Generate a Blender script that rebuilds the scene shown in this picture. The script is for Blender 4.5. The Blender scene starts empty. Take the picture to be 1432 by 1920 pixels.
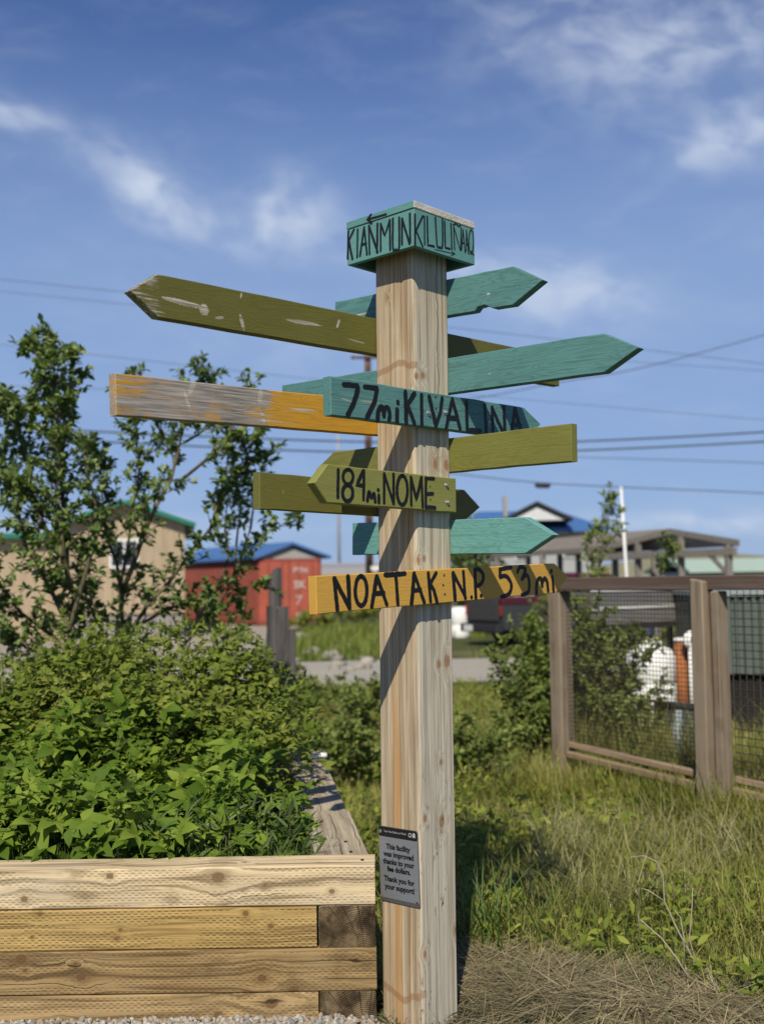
import bpy, bmesh, math, random
import numpy as np
from mathutils import Vector, Matrix

rnd = random.Random(7)
rng = np.random.default_rng(11)
R = math.radians
scene = bpy.context.scene
COL = scene.collection

# ------------------------------------------------------------------ camera
IMG_W, IMG_H, FPX = 1432.0, 1920.0, 2050.0
EYE = Vector((0, 0, 1.6))
PITCH, ROLL = math.atan((1091 - 960) / FPX), R(0.9)
_f = Vector((0, math.cos(PITCH), math.sin(PITCH)))
_r0, _u0 = Vector((1, 0, 0)), Vector((0, -math.sin(PITCH), math.cos(PITCH)))
_r = math.cos(ROLL) * _r0 - math.sin(ROLL) * _u0
_u = math.cos(ROLL) * _u0 + math.sin(ROLL) * _r0
cam_data = bpy.data.cameras.new('camera')
cam = bpy.data.objects.new('camera', cam_data)
COL.objects.link(cam)
cam.matrix_world = Matrix(((_r.x, _u.x, -_f.x, EYE.x), (_r.y, _u.y, -_f.y, EYE.y), (_r.z, _u.z, -_f.z, EYE.z), (0, 0, 0, 1)))
cam_data.sensor_fit = 'HORIZONTAL'
cam_data.sensor_width = 36.0
cam_data.lens = FPX / IMG_W * 36.0
cam_data.clip_start, cam_data.clip_end = 0.05, 3000
cam_data.dof.use_dof = True
cam_data.dof.focus_distance = 3.87
cam_data.dof.aperture_fstop = 3.0
scene.camera = cam

# ------------------------------------------------------------------ sun, sky
SUN_EL = 44.0
SUN_DIR = Vector((-0.137, -1.02, 0)).normalized() * math.cos(R(SUN_EL)) + Vector((0, 0, math.sin(R(SUN_EL))))
sun_data = bpy.data.lights.new('sun', 'SUN')
sun_data.energy = 5.0
sun_data.angle = R(0.53)
sun_data.color = (1.0, 0.915, 0.75)
sun = bpy.data.objects.new('sun', sun_data)
COL.objects.link(sun)
sun.rotation_euler = SUN_DIR.to_track_quat('Z', 'Y').to_euler()
scene.view_settings.view_transform = 'Standard'
scene.view_settings.look = 'None'
scene.view_settings.gamma = 1.0
scene.view_settings.use_curve_mapping = False
scene.view_settings.exposure = 0.06
scene.render.engine = 'CYCLES'
scene.cycles.use_denoising = True
scene.cycles.max_bounces = 6
scene.cycles.transparent_max_bounces = 8

# ------------------------------------------------------------------ node helpers
class G:
    """small wrapper round a node tree"""
    def __init__(s, nt):
        s.nt = nt
    def add(s, kind, **kw):
        n = s.nt.nodes.new(kind)
        for k, v in kw.items():
            setattr(n, k, v)
        return n
    def put(s, sock, v):
        if v is None:
            return
        if isinstance(v, bpy.types.NodeSocket):
            s.nt.links.new(v, sock)
        else:
            if isinstance(v, (tuple, list)) and len(v) == 3 and sock.type == 'RGBA':
                v = (*v, 1)
            sock.default_value = v
    def m(s, op, a, b=None, c=None, clamp=False):
        n = s.add('ShaderNodeMath', operation=op, use_clamp=clamp)
        for i, v in enumerate((a, b, c)):
            s.put(n.inputs[i], v)
        return n.outputs[0]
    def v(s, op, a, b=None, scale=None):
        n = s.add('ShaderNodeVectorMath', operation=op)
        s.put(n.inputs[0], a)
        s.put(n.inputs[1], b)
        if scale is not None:
            s.put(n.inputs['Scale'], scale)
        return n.outputs['Value'] if op in ('LENGTH', 'DISTANCE', 'DOT_PRODUCT') else n.outputs[0]
    def sep(s, vec):
        n = s.add('ShaderNodeSeparateXYZ'); s.put(n.inputs[0], vec); return n.outputs
    def comb(s, x, y, z):
        n = s.add('ShaderNodeCombineXYZ')
        for i, v in enumerate((x, y, z)):
            s.put(n.inputs[i], v)
        return n.outputs[0]
    def mix(s, fac, a, b, mode='MIX'):
        n = s.add('ShaderNodeMix', data_type='RGBA', blend_type=mode)
        s.put(n.inputs[0], fac); s.put(n.inputs[6], a); s.put(n.inputs[7], b)
        return n.outputs[2]
    def ramp(s, fac, stops, interp='LINEAR'):
        n = s.add('ShaderNodeValToRGB'); s.put(n.inputs[0], fac)
        cr = n.color_ramp; cr.interpolation = interp
        while len(cr.elements) < len(stops):
            cr.elements.new(0.5)
        for e, (p, c) in zip(cr.elements, stops):
            e.position = p
            e.color = (*c, 1) if isinstance(c, (tuple, list)) else (c, c, c, 1)
        return n.outputs[0]
    def step(s, val, lo, hi):
        n = s.add('ShaderNodeMapRange', interpolation_type='SMOOTHSTEP', clamp=True)
        s.put(n.inputs[0], val); s.put(n.inputs[1], lo); s.put(n.inputs[2], hi)
        return n.outputs[0]
    def noise(s, vec, scale=5.0, detail=4.0, rough=0.55, dist=0.0, dims='3D'):
        n = s.add('ShaderNodeTexNoise', noise_dimensions=dims)
        s.put(n.inputs['Vector'], vec)
        s.put(n.inputs['Scale'], scale); s.put(n.inputs['Detail'], detail)
        s.put(n.inputs['Roughness'], rough); s.put(n.inputs['Distortion'], dist)
        return n.outputs[0]
    def vor(s, vec, scale, feature='F1', dims='3D', rand=1.0):
        n = s.add('ShaderNodeTexVoronoi', feature=feature, voronoi_dimensions=dims)
        s.put(n.inputs['Vector'], vec); s.put(n.inputs['Scale'], scale)
        if 'Randomness' in n.inputs:
            s.put(n.inputs['Randomness'], rand)
        return n
    def scale(s, vec, sx, sy, sz):
        return s.v('MULTIPLY', vec, (sx, sy, sz))
    def bump(s, h, strength=0.3, dist=0.01, normal=None):
        n = s.add('ShaderNodeBump'); s.put(n.inputs['Height'], h)
        n.inputs['Strength'].default_value = strength; n.inputs['Distance'].default_value = dist
        if normal is not None:
            s.put(n.inputs['Normal'], normal)
        return n.outputs[0]

def new_mat(name):
    mt = bpy.data.materials.new(name)
    mt.use_nodes = True
    g = G(mt.node_tree)
    g.bsdf = mt.node_tree.nodes['Principled BSDF']
    g.out = mt.node_tree.nodes['Material Output']
    return mt, g

def obj_coord(g, shift=True):
    tc = g.add('ShaderNodeTexCoord').outputs['Object']
    if not shift:
        return tc
    r = g.add('ShaderNodeObjectInfo').outputs['Random']
    return g.v('ADD', tc, g.comb(g.m('MULTIPLY', r, 37.0), g.m('MULTIPLY', r, 11.3), g.m('MULTIPLY', r, 23.7)))

def fin(g, col, rough=0.7, normal=None, metal=None, spec=None):
    g.put(g.bsdf.inputs['Base Color'], col)
    g.put(g.bsdf.inputs['Roughness'], rough)
    if normal is not None:
        g.put(g.bsdf.inputs['Normal'], normal)
    if metal is not None:
        g.put(g.bsdf.inputs['Metallic'], metal)
    g.put(g.bsdf.inputs['Specular IOR Level'], 0.3 if spec is None else spec)

# ------------------------------------------------------------------ world
world = bpy.data.worlds.new('World')
scene.world = world
world.use_nodes = True
wg = G(world.node_tree)
bg = world.node_tree.nodes['Background']
sky = wg.add('ShaderNodeTexSky', sky_type='NISHITA')
sky.sun_disc = False
sky.sun_elevation = R(SUN_EL)
sky.sun_rotation = math.atan2(SUN_DIR.x, SUN_DIR.y)
sky.altitude = 10
sky.air_density = 1.0
sky.dust_density = 0.2
sky.ozone_density = 4.0
SKY_STRENGTH = 0.108
direc = wg.add('ShaderNodeTexCoord').outputs['Generated']
dx, dy, dz = wg.sep(wg.v('NORMALIZE', direc))
az = wg.m('MULTIPLY', wg.m('ARCTAN2', dx, dy), 57.2958)
el = wg.m('MULTIPLY', wg.m('ARCSINE', dz), 57.2958)
wob = wg.noise(wg.scale(direc, 1, 1, 2.2), 5.0, 3, 0.5)
wob2 = wg.noise(wg.v('ADD', wg.scale(direc, 1, 1, 2.2), (5.2, 1.3, 9.1)), 5.0, 3, 0.5)
azw = wg.m('ADD', az, wg.m('MULTIPLY', wg.m('SUBTRACT', wob, 0.5), 6.0))
elw = wg.m('ADD', el, wg.m('MULTIPLY', wg.m('SUBTRACT', wob2, 0.5), 4.5))
# wisps: azimuth, elevation, half length, half width, slope (degrees), strength
WISPS = [(-18.9, 22.6, 3.4, 0.9, -5, 0.6), (-14.2, 20.9, 3.0, 0.9, -16, 0.3), (-11.6, 19.9, 2.0, 1.3, -28, 0.55), (-9.4, 18.7, 2.8, 0.8, -18, 0.42),
         (-4.4, 18.8, 2.6, 1.35, -6, 0.85), (2.5, 16.2, 5.0, 1.0, -12, 0.3), (9.5, 14.6, 5.0, 1.5, -12, 0.62),
         (10.5, 27.0, 6.0, 2.8, -16, 0.4), (17.0, 25.6, 6.0, 2.4, 4, 0.42), (18.0, 21.2, 3.2, 1.3, 6, 0.75),
         (17.5, 3.2, 7.0, 0.7, 2, 0.55), (-13.0, 2.6, 8.0, 0.8, 0, 0.4), (-6.0, 13.0, 9.0, 2.5, -12, 0.16),
         (-34, 26, 9.0, 2.4, -10, 0.7), (33, 19, 9, 2.2, 8, 0.6), (48, 34, 12, 3.4, -12, 0.6), (-55, 17, 12, 3, 9, 0.6)]
mask = None
for (a0, e0, hl, hw, sl, st) in WISPS:
    da, de = wg.m('SUBTRACT', azw, a0), wg.m('SUBTRACT', elw, e0)
    c, s_ = math.cos(R(sl)), math.sin(R(sl))
    p = wg.m('ADD', wg.m('MULTIPLY', da, c / hl), wg.m('MULTIPLY', de, s_ / hl))
    q = wg.m('ADD', wg.m('MULTIPLY', da, -s_ / hw), wg.m('MULTIPLY', de, c / hw))
    d2 = wg.m('ADD', wg.m('MULTIPLY', p, p), wg.m('MULTIPLY', q, q))
    e_ = wg.m('MULTIPLY', wg.m('EXPONENT', wg.m('MULTIPLY', d2, -1.0)), st)
    mask = e_ if mask is None else wg.m('ADD', mask, e_)
fib = wg.noise(wg.comb(wg.m('ADD', azw, wg.m('MULTIPLY', elw, 0.5)), wg.m('MULTIPLY', elw, 1.6), 0.0), 0.42, 5, 0.5, 0.2)
fib2 = wg.noise(wg.scale(direc, 1, 1, 3.0), 11.0, 8, 0.6, 0.3)
veil = wg.m('MULTIPLY', wg.step(fib2, 0.45, 0.85), 0.12)
body = wg.m('MULTIPLY', mask, wg.m('ADD', 0.32, wg.m('MULTIPLY', wg.step(fib, 0.32, 0.7), 0.75)))
cover = wg.m('MINIMUM', wg.m('ADD', body, veil), 0.9)
low = wg.step(el, -2.0, 9.0)
skyc = wg.mix(1.0, sky.outputs[0], (0.60, 0.68, 0.92), 'MULTIPLY')     # clear, dry northern air
high_haze = wg.m('MULTIPLY', wg.step(el, 30.0, 12.0), 0.78)     # thin high cirrus evening out the lower sky
skyc = wg.mix(high_haze, skyc, (2.5, 3.6, 5.8))
wg.put(bg.inputs['Color'], wg.mix(cover, skyc, (5.6, 6.3, 7.5)))
bg.inputs['Strength'].default_value = SKY_STRENGTH

# ------------------------------------------------------------------ object helpers
def tag(o, label=None, cat=None, group=None, kind=None):
    if label: o['label'] = label
    if cat: o['category'] = cat
    if group: o['group'] = group
    if kind: o['kind'] = kind
    return o

def empty(name, loc=(0, 0, 0), rz=0.0, label=None, cat=None, group=None):
    o = bpy.data.objects.new(name, None)
    o.empty_display_size = 0.1
    COL.objects.link(o)
    o.location = loc
    o.rotation_euler = (0, 0, rz)
    return tag(o, label, cat, group)

def link(name, me, mat=None, parent=None, loc=None, rot=None):
    o = bpy.data.objects.new(name, me)
    COL.objects.link(o)
    if mat is not None and not me.materials:
        for mm in (mat if isinstance(mat, (list, tuple)) else [mat]):
            me.materials.append(mm)
    if parent is not None:
        o.parent = parent
    if loc is not None:
        o.location = loc
    if rot is not None:
        o.rotation_euler = rot
    return o

def pymesh(name, verts, faces, smooth=False):
    me = bpy.data.meshes.new(name)
    me.from_pydata([tuple(v) for v in verts], [], faces)
    me.update()
    if smooth:
        me.polygons.foreach_set('use_smooth', [True] * len(me.polygons))
    return me

def npmesh(name, V, T, smooth=False):
    """triangle mesh from numpy arrays"""
    me = bpy.data.meshes.new(name)
    V = np.asarray(V, np.float32); T = np.asarray(T, np.int32)
    me.vertices.add(len(V)); me.vertices.foreach_set('co', V.ravel())
    me.loops.add(T.size); me.loops.foreach_set('vertex_index', T.ravel())
    me.polygons.add(len(T))
    me.polygons.foreach_set('loop_start', np.arange(0, T.size, 3, dtype=np.int32))
    if smooth:
        me.polygons.foreach_set('use_smooth', np.ones(len(T), bool))
    me.update(calc_edges=True)
    return me

class MB:
    """collects boxes, prisms and tubes that make up ONE part"""
    def __init__(s):
        s.v, s.f, s.mi = [], [], []
    def raw(s, vs, fs, mi=0):
        o = len(s.v)
        s.v += [tuple(v) for v in vs]
        s.f += [tuple(i + o for i in f) for f in fs]
        s.mi += [mi] * len(fs)
        return s
    def box(s, c, size, M=None, mi=0):
        hx, hy, hz = size[0] / 2, size[1] / 2, size[2] / 2
        vs = [Vector((sx * hx, sy * hy, sz * hz)) for sz in (-1, 1) for sy in (-1, 1) for sx in (-1, 1)]
        if M is not None:
            vs = [M @ v for v in vs]
        vs = [v + Vector(c) for v in vs]
        return s.raw(vs, [(0, 2, 3, 1), (4, 5, 7, 6), (0, 1, 5, 4), (2, 6, 7, 3), (0, 4, 6, 2), (1, 3, 7, 5)], mi)
    def span(s, lo, hi, mi=0):
        return s.box([(a + b) / 2 for a, b in zip(lo, hi)], [b - a for a, b in zip(lo, hi)], None, mi)
    def bar(s, a, b, w, h, up=(0, 0, 1), mi=0):
        a, b = Vector(a), Vector(b)
        d = (b - a); L = d.length; d.normalize()
        y = Vector(up).cross(d)
        if y.length < 1e-4: y = Vector((1, 0, 0)).cross(d)
        y.normalize(); z = d.cross(y)
        M = Matrix((d, y, z)).transposed()
        return s.box((a + b) / 2, (L, w, h), M, mi)
    def tube(s, path, rad, n=7, cap=True, mi=0):
        path = [Vector(p) for p in path]
        rads = rad if isinstance(rad, (list, tuple)) else [rad] * len(path)
        o = len(s.v); ref = Vector((0.31, 0.17, 0.93))
        for i, p in enumerate(path):
            t = (path[min(i + 1, len(path) - 1)] - path[max(i - 1, 0)]).normalized()
            a = t.cross(ref)
            if a.length < 1e-3: a = t.cross(Vector((1, 0, 0)))
            a.normalize(); b = t.cross(a)
            for k in range(n):
                th = 2 * math.pi * k / n
                s.v.append(tuple(p + rads[i] * (math.cos(th) * a + math.sin(th) * b)))
        for i in range(len(path) - 1):
            for k in range(n):
                k2 = (k + 1) % n
                s.f.append((o + i * n + k, o + i * n + k2, o + (i + 1) * n + k2, o + (i + 1) * n + k)); s.mi.append(mi)
        if cap:
            s.f.append(tuple(o + k for k in reversed(range(n)))); s.mi.append(mi)
            s.f.append(tuple(o + (len(path) - 1) * n + k for k in range(n))); s.mi.append(mi)
        return s
    def prism(s, poly, d0, d1, frame, mi=0):
        """poly in (a,b) extruded along the third axis of frame=(origin, A, B, D)"""
        O, A, B, D = [Vector(q) for q in frame]
        n = len(poly)
        vs = [O + A * p[0] + B * p[1] + D * d for d in (d0, d1) for p in poly]
        fs = [tuple(reversed(range(n))), tuple(range(n, 2 * n))] + [(i, (i + 1) % n, n + (i + 1) % n, n + i) for i in range(n)]
        return s.raw(vs, fs, mi)
    def build(s, name, mat, parent=None, loc=None, rot=None, smooth=False, bevel=0.0, segs=1):
        me = bpy.data.meshes.new(name)
        me.from_pydata(s.v, [], s.f)
        me.polygons.foreach_set('material_index', s.mi)
        bm = bmesh.new(); bm.from_mesh(me)
        bmesh.ops.recalc_face_normals(bm, faces=bm.faces)
        if bevel > 0:
            bmesh.ops.bevel(bm, geom=[e for e in bm.edges if e.calc_face_angle(0) > 0.5], offset=bevel, segments=segs, affect='EDGES', profile=0.5)
        bm.to_mesh(me); bm.free()
        if smooth:
            me.polygons.foreach_set('use_smooth', [True] * len(me.polygons))
        return link(name, me, mat, parent, loc, rot)

def at(px, py, Y):
    """the point at distance Y (metres north of the lens) seen at a photograph pixel"""
    d = _f + (px - IMG_W / 2) / FPX * _r - (py - IMG_H / 2) / FPX * _u
    return EYE + d * (Y / d.y)

def vnoise(x, y, seed=0):
    """value noise on numpy arrays, 0..1"""
    xi, yi = np.floor(x).astype(np.int64), np.floor(y).astype(np.int64)
    fx, fy = x - xi, y - yi
    fx, fy = fx * fx * (3 - 2 * fx), fy * fy * (3 - 2 * fy)
    def h(a, b):
        n = (a * 374761393 + b * 668265263 + seed * 974711) & 0x7fffffff
        n = ((n ^ (n >> 13)) * 1274126177) & 0x7fffffff
        return ((n ^ (n >> 16)) & 0xffff) / 65535.0
    return (h(xi, yi) * (1 - fx) + h(xi + 1, yi) * fx) * (1 - fy) + (h(xi, yi + 1) * (1 - fx) + h(xi + 1, yi + 1) * fx) * fy

def ground_z(x, y):
    x, y = np.asarray(x, float), np.asarray(y, float)
    z = 0.05 * (vnoise(x * 0.9, y * 0.9, 1) - 0.5) + 0.02 * (vnoise(x * 3.1, y * 3.1, 2) - 0.5)
    near = 1 / (1 + np.exp((y - 14) * 0.8))
    pad = 1 / (1 + np.exp((x + 0.0) * 30)) / (1 + np.exp((y - 4.6) * 4))
    heap = 0.03 * np.exp(-((x - 0.75) / 0.6) ** 2 - ((y - 4.1) / 0.45) ** 2) * (0.6 + 0.8 * vnoise(x * 5, y * 5, 9))
    return (z + heap) * near * (1 - pad) + 0.088 * pad

# ---- leaf, blade and rock generators (numpy)
def inst(tV, tT, P, D, N, S):
    """copies of a template: x across, y along D, z along N"""
    D = D / np.linalg.norm(D, axis=1, keepdims=True)
    B = np.cross(D, N); B /= np.maximum(np.linalg.norm(B, axis=1, keepdims=True), 1e-6)
    N = np.cross(B, D)
    S = S[:, None, None]
    V = P[:, None, :] + S * (tV[None, :, 0:1] * B[:, None, :] + tV[None, :, 1:2] * D[:, None, :] + tV[None, :, 2:3] * N[:, None, :])
    n, m = len(P), len(tV)
    T = tT[None] + (np.arange(n) * m)[:, None, None]
    return V.reshape(-1, 3), T.reshape(-1, 3)

def leaf_template(sections, droop=0.15, fold=0.25, serr=0.0):
    """sections = [(y, halfwidth)] between a point base and a point tip"""
    V = [(0, 0, 0)]; T = []
    for i, (y, w) in enumerate(sections):
        zc = -droop * y * y
        ww = w * (1 + (serr if i % 2 else -serr))
        V += [(-ww, y, zc + fold * ww), (0, y, zc), (ww, y, zc + fold * ww)]
    V.append((0, 1, -droop))
    n = len(sections)
    T += [(0, 2, 1), (0, 3, 2)]
    for i in range(n - 1):
        a, b = 1 + 3 * i, 4 + 3 * i
        T += [(a, a + 1, b + 1), (a, b + 1, b), (a + 1, a + 2, b + 2), (a + 1, b + 2, b + 1)]
    a, t = 1 + 3 * (n - 1), 1 + 3 * n
    T += [(a, a + 1, t), (a + 1, a + 2, t)]
    return np.array(V, float), np.array(T)

WILLOW_LEAF = leaf_template([(0.25, 0.14), (0.6, 0.19)], 0.18, 0.3)
BROAD_LEAF = leaf_template([(0.25, 0.2), (0.62, 0.27)], 0.2, 0.3)
NARROW_LEAF = leaf_template([(0.3, 0.07), (0.65, 0.06)], 0.25, 0.3)
OVATE_LEAF = leaf_template([(0.12, 0.15), (0.3, 0.28), (0.5, 0.265), (0.72, 0.155), (0.88, 0.06)], 0.32, 0.25, 0.07)

def trifoliate():
    V, T = OVATE_LEAF
    parts = []
    for ang, sc, off in ((0, 0.62, 0.42), (62, 0.5, 0.36), (-62, 0.5, 0.36)):
        c, s = math.cos(R(ang)), math.sin(R(ang))
        W = V * sc
        X = np.stack([W[:, 0] * c + W[:, 1] * s, -W[:, 0] * s + W[:, 1] * c, W[:, 2]], 1) + np.array([0, off if ang == 0 else off, 0])
        parts.append((X, T))
    st = np.array([(-0.012, 0, 0), (0.012, 0, 0), (0.01, 0.43, -0.01), (-0.01, 0.43, -0.01)]); sT = np.array([(0, 1, 2), (0, 2, 3)])
    parts.append((st, sT))
    return merge(parts)

def merge(parts):
    o = 0; Vs, Ts = [], []
    for V, T in parts:
        Vs.append(V); Ts.append(T + o); o += len(V)
    return np.concatenate(Vs), np.concatenate(Ts)

TRI_LEAF = trifoliate()

def blades(P, h, w, lean, az, curve, segs=3):
    """curved tapering strips; P roots (n,3), h length, lean from vertical (rad), az direction, curve extra bend"""
    n = len(P)
    dirx, diry = np.cos(az), np.sin(az)
    sx, sy = -diry, dirx
    V = np.zeros((n, 2 * segs + 1, 3)); pos = P.astype(float).copy(); ang = lean.copy()
    for k in range(segs):
        ww = w * (1 - 0.75 * k / segs) / 2
        V[:, 2 * k, :] = pos + np.stack([-sx * ww, -sy * ww, 0 * ww], 1)
        V[:, 2 * k + 1, :] = pos + np.stack([sx * ww, sy * ww, 0 * ww], 1)
        st = h / segs
        pos = pos + np.stack([dirx * np.sin(ang) * st, diry * np.sin(ang) * st, np.cos(ang) * st], 1)
        ang = ang + curve / segs
    V[:, 2 * segs, :] = pos
    T = []
    for k in range(segs - 1):
        a = 2 * k
        T += [(a, a + 1, a + 3), (a, a + 3, a + 2)]
    a = 2 * (segs - 1); T.append((a, a + 1, a + 2))
    T = np.array(T)[None] + (np.arange(n) * (2 * segs + 1))[:, None, None]
    return V.reshape(-1, 3), T.reshape(-1, 3)

_ico = bmesh.new(); bmesh.ops.create_icosphere(_ico, subdivisions=1, radius=1)
_ico.verts.ensure_lookup_table()
ICO_V = np.array([v.co[:] for v in _ico.verts]); ICO_T = np.array([[v.index for v in f.verts] for f in _ico.faces])
_ico.free()

def rand_unit(n, zmin=-1.0):
    z = rng.uniform(zmin, 1, n); a = rng.uniform(0, 2 * np.pi, n); r = np.sqrt(np.maximum(0, 1 - z * z))
    return np.stack([r * np.cos(a), r * np.sin(a), z], 1)

# ------------------------------------------------------------------ materials
def flat_mat(name, col, rough=0.6, metal=0.0, var=0.18, scale=9.0, bump=0.15, spec=0.3, dirt=None):
    mt, g = new_mat(name)
    co = obj_coord(g)
    n = g.noise(co, scale, 5, 0.6)
    n2 = g.noise(co, scale * 7, 4, 0.6)
    f = g.m('ADD', g.m('MULTIPLY', n, 0.7), g.m('MULTIPLY', n2, 0.3))
    c = g.ramp(f, [(0.25, [q * (1 - var) for q in col]), (0.75, [min(1, q * (1 + var)) for q in col])])
    if dirt:
        c = g.mix(g.m('MULTIPLY', g.step(g.noise(co, scale * 0.4, 6, 0.7), 0.5, 0.75), 0.7), c, dirt)
    fin(g, c, rough, g.bump(n2, bump, 0.01), metal, spec)
    return mt

def post_wood():
    mt, g = new_mat('weathered_post_wood')
    co = obj_coord(g, False)
    x, y, z = g.sep(co)
    warp = None; core = None; halo = None; ring_d = None
    knots = [(0.095, 0.062, 1.311, .019), (0.095, 0.018, 1.302, .012), (0.095, 0.021, 0.748, .018), (0.095, -0.068, 0.772, .010), (0.095, -0.077, 0.31, .011),
             (0.095, 0.088, 0.353, .012), (0.095, -0.085, 1.675, .009), (0.095, -0.056, 1.68, .009), (0.095, 0.012, 2.023, .015), (0.095, 0.074, 2.024, .017),
             (0.095, -0.085, 2.333, .010), (0.095, -0.05, 2.34, .011), (0.095, 0.02, 0.955, .009), (-0.03, -0.095, 2.64, .006)]
    dmin = None; wz = None
    for (kx, ky, kz, r) in knots:
        d = g.v('LENGTH', g.v('MULTIPLY', g.v('SUBTRACT', co, (kx, ky, kz)), (1 / r, 1 / r, 0.62 / r)))
        dmin = d if dmin is None else g.m('MINIMUM', dmin, d)
    push = g.m('EXPONENT', g.m('MULTIPLY', g.m('MULTIPLY', dmin, dmin), -0.3))
    rad = g.m('MULTIPLY', push, 0.02)
    warped = g.v('ADD', co, g.comb(rad, rad, 0.0))
    fine = g.noise(g.scale(warped, 1, 1, 0.012), 210, 5, 0.62, 0.25)
    mid = g.noise(g.scale(warped, 1, 1, 0.014), 75, 4, 0.6, 0.5)
    broad = g.noise(g.scale(co, 1, 1, 0.05), 17, 3, 0.5)
    blot = g.noise(g.scale(co, 1, 1, 0.35), 6, 5, 0.65)
    right = g.step(g.m('SUBTRACT', x, g.m('MULTIPLY', y, -1.0)), -0.03, 0.03)   # 1 on the face turned to the street
    warm = g.ramp(mid, [(0.3, (0.215, 0.148, 0.085)), (0.5, (0.385, 0.285, 0.175)), (0.7, (0.54, 0.435, 0.285))])
    grey = g.ramp(mid, [(0.3, (0.31, 0.275, 0.215)), (0.5, (0.48, 0.445, 0.36)), (0.7, (0.61, 0.58, 0.485))])
    col = g.mix(g.m('ADD', g.m('MULTIPLY', right, 0.8), g.m('MULTIPLY', g.step(broad, 0.4, 0.65), 0.28), clamp=True), warm, grey)
    upper = g.step(z, 1.75, 2.7)
    col = g.mix(g.m('MULTIPLY', upper, 0.3), col, warm)
    col = g.mix(g.m('MULTIPLY', g.step(blot, 0.52, 0.78), 0.35), col, (0.60, 0.56, 0.48))
    col = g.mix(g.m('MULTIPLY', g.step(fine, 0.5, 0.68), 0.75), col, (0.16, 0.12, 0.08))
    # resin streak down the left face
    wob = g.m('MULTIPLY', g.m('SUBTRACT', g.noise(g.comb(0.0, 0.0, z), 3.0, 2), 0.5), 0.03)
    sx = g.m('ABSOLUTE', g.m('SUBTRACT', g.m('ADD', x, wob), -0.012))
    streak = g.m('MULTIPLY', g.m('SUBTRACT', 1.0, g.step(sx, 0.006, 0.022)), g.m('MULTIPLY', g.step(z, 1.4, 0.95), g.m('SUBTRACT', 1.0, g.step(y, -0.09, -0.06))))
    col = g.mix(g.m('MULTIPLY', streak, 0.6), col, (0.46, 0.235, 0.07))
    # rust tide marks
    zz = g.m('ADD', z, g.m('MULTIPLY', g.noise(g.scale(co, 1, 1, 0.2), 30, 3), 0.03))
    for zc, slope, hw, cx in ((2.405, -0.25, 0.012, 0.02), (0.155, 0.35, 0.012, 0.0)):
        dd = g.m('ABSOLUTE', g.m('SUBTRACT', g.m('SUBTRACT', zz, zc), g.m('MULTIPLY', g.m('ABSOLUTE', g.m('SUBTRACT', x, cx)), slope)))
        mk = g.m('MULTIPLY', g.m('SUBTRACT', 1.0, g.step(dd, hw * 0.7, hw * 1.3)), g.m('SUBTRACT', 1.0, g.step(y, -0.09, -0.06)))
        col = g.mix(g.m('MULTIPLY', mk, 0.55), col, (0.24, 0.115, 0.05))
    # knots
    rings = g.m('SINE', g.m('MULTIPLY', g.m('ADD', dmin, g.noise(co, 60, 2)), 13.0))
    col = g.mix(g.m('MULTIPLY', g.m('SUBTRACT', 1.0, g.step(dmin, 0.5, 1.05)), 0.85), col, g.mix(g.m('MULTIPLY', rings, 0.5, clamp=True), (0.26, 0.135, 0.06), (0.075, 0.035, 0.018)))
    col = g.mix(g.m('MULTIPLY', g.m('SUBTRACT', 1.0, g.step(dmin, 0.8, 2.2)), 0.28), col, (0.33, 0.21, 0.12))
    # drying check on the right face and rough, dirty lower corner
    cy = g.m('ADD', g.m('SUBTRACT', y, 0.034), g.m('MULTIPLY', g.m('SUBTRACT', g.noise(g.comb(0.0, 0.0, z), 4.0, 4, 0.6), 0.5), 0.09))
    crack = g.m('MULTIPLY', g.m('SUBTRACT', 1.0, g.step(g.m('ABSOLUTE', cy), 0.0006, 0.0022)), g.m('MULTIPLY', g.step(z, 1.98, 2.12), g.step(x, 0.07, 0.09)))
    rough_zone = g.m('MULTIPLY', g.step(z, 1.05, 0.75), g.step(x, 0.07, 0.09))
    tears = g.m('MULTIPLY', g.step(g.noise(g.scale(co, 1, 1, 0.28), 95, 4, 0.6, 0.8), 0.57, 0.68), g.m('MULTIPLY', rough_zone, g.step(g.noise(g.scale(co, 1, 1, 0.4), 14, 2), 0.42, 0.62)))
    dark = g.m('MAXIMUM', crack, g.m('MULTIPLY', tears, 0.85))
    col = g.mix(dark, col, (0.055, 0.04, 0.028))
    h = g.m('SUBTRACT', g.m('ADD', g.m('MULTIPLY', fine, -0.8), g.m('MULTIPLY', mid, 0.5)), g.m('MULTIPLY', dark, 1.2))
    fin(g, col, 0.85, g.bump(h, 0.55, 0.004), spec=0.2)
    return mt

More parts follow.
